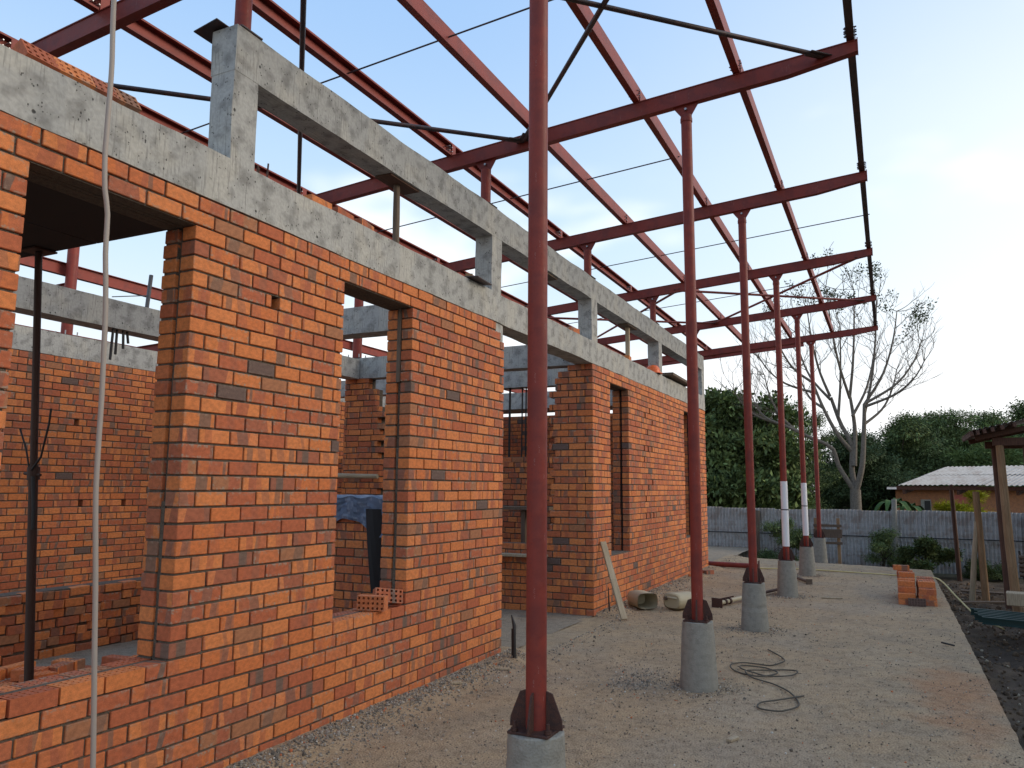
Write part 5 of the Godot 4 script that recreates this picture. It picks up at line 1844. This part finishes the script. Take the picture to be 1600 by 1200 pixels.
func bare_tree() -> void:
	var at := Vector3(-1.08, -0.46, -29.0)
	var t := thing("bare_tree", "tall grey bare tree with spreading twigs behind the fence", "tree", at)
	var r := RandomNumberGenerator.new(); r.seed = 23
	var tk := MB.new(); var br := MB.new()
	var tips := []
	tk.tube([at + Vector3(0, -0.3, 0), at + Vector3(0.02, 1.2, 0), at + Vector3(0.03, 2.1, 0)], [0.24, 0.185, 0.17], 12)
	var fork := at + Vector3(0.03, 2.0, 0)
	# main limbs: [points], radius
	var limbs := [
		[[fork, at + Vector3(0.28, 2.9, 0.1), at + Vector3(0.40, 4.2, 0.1), at + Vector3(0.45, 5.0, 0.15)], 0.105],
		[[fork, at + Vector3(-0.05, 2.8, -0.1), at + Vector3(-0.02, 3.6, -0.1), at + Vector3(-0.35, 4.4, -0.2), at + Vector3(-0.62, 5.3, -0.3)], 0.10],
		[[fork + Vector3(0, 0.9, 0), at + Vector3(0.10, 4.2, -0.2), at + Vector3(0.0, 5.3, -0.3)], 0.09],
		[[fork, at + Vector3(-0.45, 2.9, 0.2), at + Vector3(-0.62, 3.5, 0.3), at + Vector3(-1.35, 3.9, 0.5), at + Vector3(-2.2, 4.35, 0.7)], 0.085],
		[[at + Vector3(-0.02, 3.4, -0.1), at + Vector3(-0.45, 4.0, 0.2), at + Vector3(-0.85, 4.9, 0.3), at + Vector3(-1.15, 5.8, 0.4)], 0.075]]
	for l: Array in limbs:
		var p := spline(l[0], 14)
		var rad := []
		for i in 14: rad.push_back(lerp(l[1], l[1] * 0.55, i / 13.0))
		tk.tube(p, rad, 9)
	# secondary branches fan out from the limb ends
	var second := [[0.45, 5.0, 2.3, 7.1], [0.45, 5.0, 1.6, 8.1], [0.42, 4.6, 1.0, 8.7], [0.45, 4.9, 2.25, 6.1], [0.0, 5.3, 0.3, 9.0], [0.0, 5.2, -0.5, 8.8], [0.05, 4.6, 0.9, 7.6], [-0.62, 5.3, -1.2, 8.3], [-0.62, 5.2, -1.8, 7.9], [-0.4, 4.6, -0.2, 7.8], [-1.15, 5.8, -2.3, 7.6], [-1.0, 5.4, -2.9, 6.8], [-2.2, 4.35, -3.3, 5.5], [-2.2, 4.35, -3.9, 5.7], [-1.8, 4.15, -2.8, 6.2], [0.4, 4.3, 1.5, 6.2], [-0.85, 4.9, -1.7, 6.4]]
	for s: Array in second:
		var p0 := at + Vector3(s[0], s[1], r.randfn(0.05, 0.1)); var p3 := at + Vector3(s[2], s[3], r.randfn(0, 0.9))
		var bend := Vector3((s[2] - s[0]) * 0.18, -0.12, r.randfn(0, 0.12))
		var p := spline([p0, p0.lerp(p3, 0.35) + bend, p0.lerp(p3, 0.7) + bend * 0.8, p3], 12)
		var rad := []
		for i in 12: rad.push_back(lerp(0.052, 0.016, i / 11.0))
		br.tube(p, rad, 7, false)
		for k in range(3, 12):
			var dir: Vector3 = (p[k] - p[k - 1]).normalized()
			for q in (1 if k < 11 else 3):
				var nd := (dir * 0.75 + Vector3(r.randfn(0, 0.62), r.randfn(0.0, 0.35), r.randfn(0, 0.6))).normalized()
				twig(br, r, p[k], nd, 0.014, 0.62, 3, tips)
	part("trunk", tk, M.bark, t)
	part("branches", br, M.bark, t)
	var xfs := []
	var cols := []
	for p: Vector3 in tips:
		var hi: bool = (p.y > at.y + 8.3 or (p.x > at.x + 1.3 and p.y > at.y + 7.3)) and noise.get_noise_3dv(p * 6.0) > -0.05
		if hi and r.randf() < 0.22:
			for k in 2:
				xfs.push_back(Transform3D(Basis.from_euler(Vector3(r.randf(), r.randf() * 6, r.randf())).scaled(Vector3.ONE * r.randf_range(0.13, 0.24)), p + Vector3(r.randfn(0, 0.12), r.randfn(0, 0.1), r.randfn(0, 0.12)) - at))
				cols.push_back(Color(0.05, 0.07, 0.028) * r.randf_range(0.7, 1.4))
	var o := scatter("leaf_tufts", "", "", clumps[0], xfs, cols)
	o.name = "leaf_tufts"; o.set_meta("kind", "stuff")
	t.add_child(o)

func twig(b: MB, r: RandomNumberGenerator, p: Vector3, dir: Vector3, rad: float, length: float, depth: int, tips: Array) -> void:
	var L := length * r.randf_range(0.75, 1.15)
	var pts := [p]
	var rr := [rad]
	var d := dir
	for i in 4:
		d = (d + Vector3(r.randfn(0, 0.10), 0.10, r.randfn(0, 0.10))).normalized()
		pts.push_back(pts[i] + d * L / 4.0)
		rr.push_back(lerp(rad, rad * 0.5, (i + 1) / 4.0))
	b.tube(pts, rr, 6 if depth < 2 else 4, false)
	if depth >= 5:
		tips.push_back(pts[4])
		return
	var kids: int = 2 if r.randf() < 0.45 else 3
	for k in kids:
		var sp := 0.50
		var nd := (d + Vector3(r.randfn(0, sp), r.randfn(0.05, sp * 0.45), r.randfn(0, sp))).normalized()
		var from: Vector3 = pts[4] if k < 2 else pts[2]
		twig(b, r, from, nd, max(0.0055, rad * (0.62 if k < 2 else 0.45)), L * 0.79, depth + 1, tips)

func banana(at: Vector3, label: String) -> void:
	var t := thing("banana_plant", label, "plant", at)
	var b := MB.new()
	b.tube([at, at + Vector3(0.03, 0.8, 0), at + Vector3(0.05, 1.55, 0)], [0.10, 0.085, 0.06], 9)
	part("stem", b, M.bark, t)
	var r := RandomNumberGenerator.new(); r.seed = 31
	for i in 8:
		b = MB.new()
		b.has_col = true
		b.col = Color(0.05, 0.085, 0.028) * r.randf_range(0.8, 1.5)
		var a := TAU * i / 8.0 + r.randf() * 0.4
		var hd := Vector3(cos(a), 0, sin(a)); var sd := hd.cross(Vector3.UP)
		var L := r.randf_range(0.9, 1.3); var up := r.randf_range(0.5, 1.1)
		var prev := []
		for k in 9:
			var f := k / 8.0
			var c := at + Vector3(0.05, 1.45, 0) + hd * L * f * (0.9 - 0.2 * f) + Vector3.UP * (up * f - 1.15 * f * f)
			var w := 0.11 * sin(PI * pow(f, 0.7) * 0.97 + 0.05)
			var cur := [c - sd * w + Vector3.UP * w * 0.35, c, c + sd * w + Vector3.UP * w * 0.35]
			if k > 0:
				b.face([prev[0], prev[1], cur[1], cur[0]]); b.face([prev[1], prev[2], cur[2], cur[1]])
			prev = cur
		part("leaf", b, M.leaf, t)

func plants() -> void:
	clumps = [leaf_clump(1, 16, 0.55, 0.13), leaf_clump(2, 22, 0.36, 0.085), leaf_clump(3, 26, 0.7, 0.05)]
	var dk := Color(0.055, 0.078, 0.034); var md := Color(0.15, 0.20, 0.072); var lt := Color(0.10, 0.15, 0.045)
	tree("dense dark green tree rising beside the end of the brick wall", -6.6, -31, -0.46, 2.2, 2.6, 3.3, 3600, 0.42, dk, md * 1.1, 101, 0)
	tree("dense round tree joining the dark tree, with palmate leaf whorls", -4.5, -30.5, -0.46, 2.5, 1.75, 2.9, 2600, 0.40, dk * 1.1, md * 1.3, 102, 0)
	tree("thin loose tree with sky showing through behind the white-sleeved columns", -3.3, -34, -0.46, 2.6, 1.3, 2.6, 1000, 0.24, dk, md, 103, 1)
	tree("dark broad tree behind the bare trunk", -1.3, -38, -0.46, 1.8, 2.1, 2.7, 3600, 0.34, dk * 0.8, dk * 1.5, 104, 1)
	tree("dark tall tree to the right of the bare trunk", 0.6, -41, -0.46, 2.0, 1.9, 3.0, 3200, 0.34, dk * 0.9, md * 0.9, 105, 1)
	tree("flat-topped tree with dark tiers beside the bare tree", 1.2, -46, -0.46, 3.4, 1.8, 2.5, 2600, 0.36, dk, md, 106, 1)
	tree("large dark tree with yellow blossom sprays above the house", 2.9, -48, -0.46, 3.0, 2.2, 3.1, 4200, 0.36, dk * 1.1, md * 1.1, 107, 1, Color(0.42, 0.28, 0.015), 0.10)
	tree("feathery bright green tree above the low shed roof", 4.0, -40, -0.46, 2.0, 1.6, 2.2, 2800, 0.34, md, lt * 1.1, 108, 2)
	tree("tall dark tree behind the low shed", 5.6, -52, -0.46, 3.2, 2.7, 3.2, 3800, 0.40, dk, md, 109, 1)
	tree("dark tree behind the pole shed roof", 7.6, -47, -0.46, 3.0, 2.4, 3.3, 3600, 0.38, dk, md * 1.1, 110, 1)
	tree("dark tree at the far edge of the tree line, open topped", 8.2, -40, -0.46, 3.4, 2.2, 2.8, 1700, 0.34, dk, md, 111, 1)
	tree("dark distant tree filling the gap between the bare tree and the thin one", -3.4, -48, -0.46, 1.2, 2.4, 2.0, 2600, 0.36, dk * 0.8, dk * 1.4, 112, 1)
	tree("distant dark tree behind the dense trees by the wall", -8.5, -45, -0.46, 2.5, 3.0, 3.4, 2600, 0.40, dk, md, 113, 1)
	tree("low tree far behind the tree line", 11.5, -50, -0.46, 2.6, 3.4, 3.0, 2600, 0.40, dk, md, 114, 1)
	# the tree line goes on round the site, beyond the right of the view
	tree("tall tree across the yard from the rope column", 9.6, -6.5, -0.46, 3.6, 2.6, 3.6, 2400, 0.45, dk, md, 115, 1)
	tree("tall tree across the yard, nearer the pole shed", 10.2, -11.5, -0.46, 3.4, 2.7, 3.5, 2400, 0.45, dk, md, 116, 1)
	tree("tall tree across the yard from the large window", 9.8, -1.5, -0.46, 3.5, 2.6, 3.6, 2400, 0.45, dk, md, 117, 1)
	tree("tall tree across the yard behind the pole shed", 11.5, -16.5, -0.46, 3.4, 2.6, 3.4, 2000, 0.45, dk, md, 118, 1)
	# shrubs
	tree("bright yellow-green shrub in front of the brick house", 1.92, -27.5, -0.46, 0.85, 0.85, 0.95, 1500, 0.15, Color(0.20, 0.20, 0.012), Color(0.38, 0.34, 0.02), 201, 2, Color(0.5, 0.3, 0.02), 0.08, "yellow_shrub", 14)
	tree("dark shrub against the fence behind the white-sleeved columns", -2.55, -22.3, -0.46, 0.15, 0.62, 0.72, 900, 0.13, dk, md * 1.1, 202, 1, Color.BLACK, 0.0, "dark_shrub", 12)
	tree("loose grey-green shrub against the fence by the concrete post", -0.25, -22.3, -0.46, 0.05, 0.55, 0.62, 520, 0.12, dk * 1.2, md * 1.1, 203, 1, Color.BLACK, 0.0, "dark_shrub", 12)
	tree("dense dark shrub behind the dry brick stack", 0.75, -21.6, -0.46, 0.0, 0.62, 0.50, 1100, 0.13, dk * 0.9, md * 0.9, 204, 0, Color.BLACK, 0.0, "dark_shrub", 12)
	tree("low dark weeds at the foot of the fence beside the shed pole", 1.9, -21.9, -0.46, -0.22, 0.55, 0.28, 450, 0.12, dk, md, 205, 1, Color.BLACK, 0.0, "dark_shrub", 10)
	tree("yellowed grass tuft showing over the fence behind the last columns", -2.4, -24.6, -0.46, 0.6, 0.9, 0.75, 700, 0.16, Color(0.20, 0.13, 0.05), Color(0.33, 0.2, 0.06), 206, 2, Color.BLACK, 0.0, "dry_shrub", 10)
	bare_tree()
	banana(Vector3(0.05, -0.3, -27.2), "banana plant with broad leaves right behind the fence post")
	banana(Vector3(0.45, -0.46, -28.2), "second banana plant, between the first and the brick house")

# ---------------------------------------------------------------- sky
func sky() -> void:
	var W := 1024; var H := 512
	var img := Image.create(W, H, false, Image.FORMAT_RGBF)
	var n1 := nz(1.1, 61, 5); var n2 := nz(2.6, 62, 4)
	for y in H:
		var el := PI * (0.5 - (y + 0.5) / H)
		for x in W:
			var az := TAU * ((x + 0.5) / W)   # column 0 looks along -z
			var d := Vector3(sin(az) * cos(el), sin(el), -cos(az) * cos(el))
			var e: float = max(0.0, rad_to_deg(el))
			var c := Color(0.86, 0.84, 0.82).lerp(Color(0.51, 0.66, 0.79), smoothstep(0.0, 18.0, e))
			c = c.lerp(Color(0.285, 0.455, 0.72), smoothstep(12.0, 36.0, e))
			c = c.lerp(Color(0.22, 0.385, 0.68), smoothstep(38.0, 85.0, e))
			var glow := smoothstep(0.0, 0.9, d.dot(Vector3(0.85, 0.40, -0.30).normalized()))
			c = c.lerp(Color(1.0, 0.98, 0.95), glow * 0.75 * (1.0 - 0.6 * smoothstep(14.0, 40.0, e)))
			# high thin cloud
			var p := Vector3(d.x, d.y * 2.6, d.z)
			var cl := n1.get_noise_3dv(p * 1.2) * 0.7 + n2.get_noise_3dv(p * 1.6) * 0.3
			var m := smoothstep(-0.30 + 0.02 * e, 0.42, cl) * (1.0 - smoothstep(14.0, 34.0, e))
			c = c.lerp(Color(0.93, 0.95, 0.97), m * 0.85)
			if el < 0.0: c = Color(0.30, 0.27, 0.24)
			img.set_pixel(x, y, c)
	var pm := PanoramaSkyMaterial.new()
	pm.panorama = ImageTexture.create_from_image(img)
	var sk := Sky.new()
	sk.sky_material = pm
	var env := Environment.new()
	env.background_mode = Environment.BG_SKY
	env.sky = sk
	env.background_energy_multiplier = 1.0
	env.tonemap_mode = Environment.TONE_MAPPER_LINEAR
	env.tonemap_exposure = 1.36
	env.sdfgi_enabled = true; env.ssao_enabled = true; env.ssil_enabled = true
	var we := WorldEnvironment.new()
	we.environment = env
	add_child(we)

func _ready() -> void:
	rng.seed = 2024
	noise.noise_type = FastNoiseLite.TYPE_SIMPLEX_SMOOTH; noise.seed = 5; noise.frequency = 0.12; noise.fractal_octaves = 3
	noise2.noise_type = FastNoiseLite.TYPE_SIMPLEX_SMOOTH; noise2.seed = 8; noise2.frequency = 0.12; noise2.fractal_octaves = 3
	cam = Camera3D.new()
	cam.fov = 52.56
	cam.position = Vector3(0, 1.64, 0)
	cam.rotation_degrees = Vector3(7.541, 25.762, 0.457)
	cam.far = 900.0
	add_child(cam)
	cam.current = true
	sky()
	var sun := DirectionalLight3D.new()
	sun.light_energy = 0.5
	sun.light_color = Color(1.0, 0.93, 0.83)
	sun.light_angular_distance = 30.0
	sun.shadow_enabled = true
	add_child(sun)
	sun.look_at_from_position(Vector3.ZERO, -Vector3(0.85, 0.37, -0.30))
	make_materials()
	ground()
	front_near_wall()
	front_far_wall()
	interior_walls()
	concrete_frame()
	inner_beams()
	columns()
	rafters()
	purlins()
	end_trimmer()
	bracing()
	sag_rods()
	rear_steel()
	fence()
	sheds()
	house()
	plants()
	inside_things()
	props_on_beam()
	sill_bricks()
	brick_pile()
	hard_hat()
	stake_frame()
	yard_things()
	hanging_conduit()
	ground_things()
	gravel()
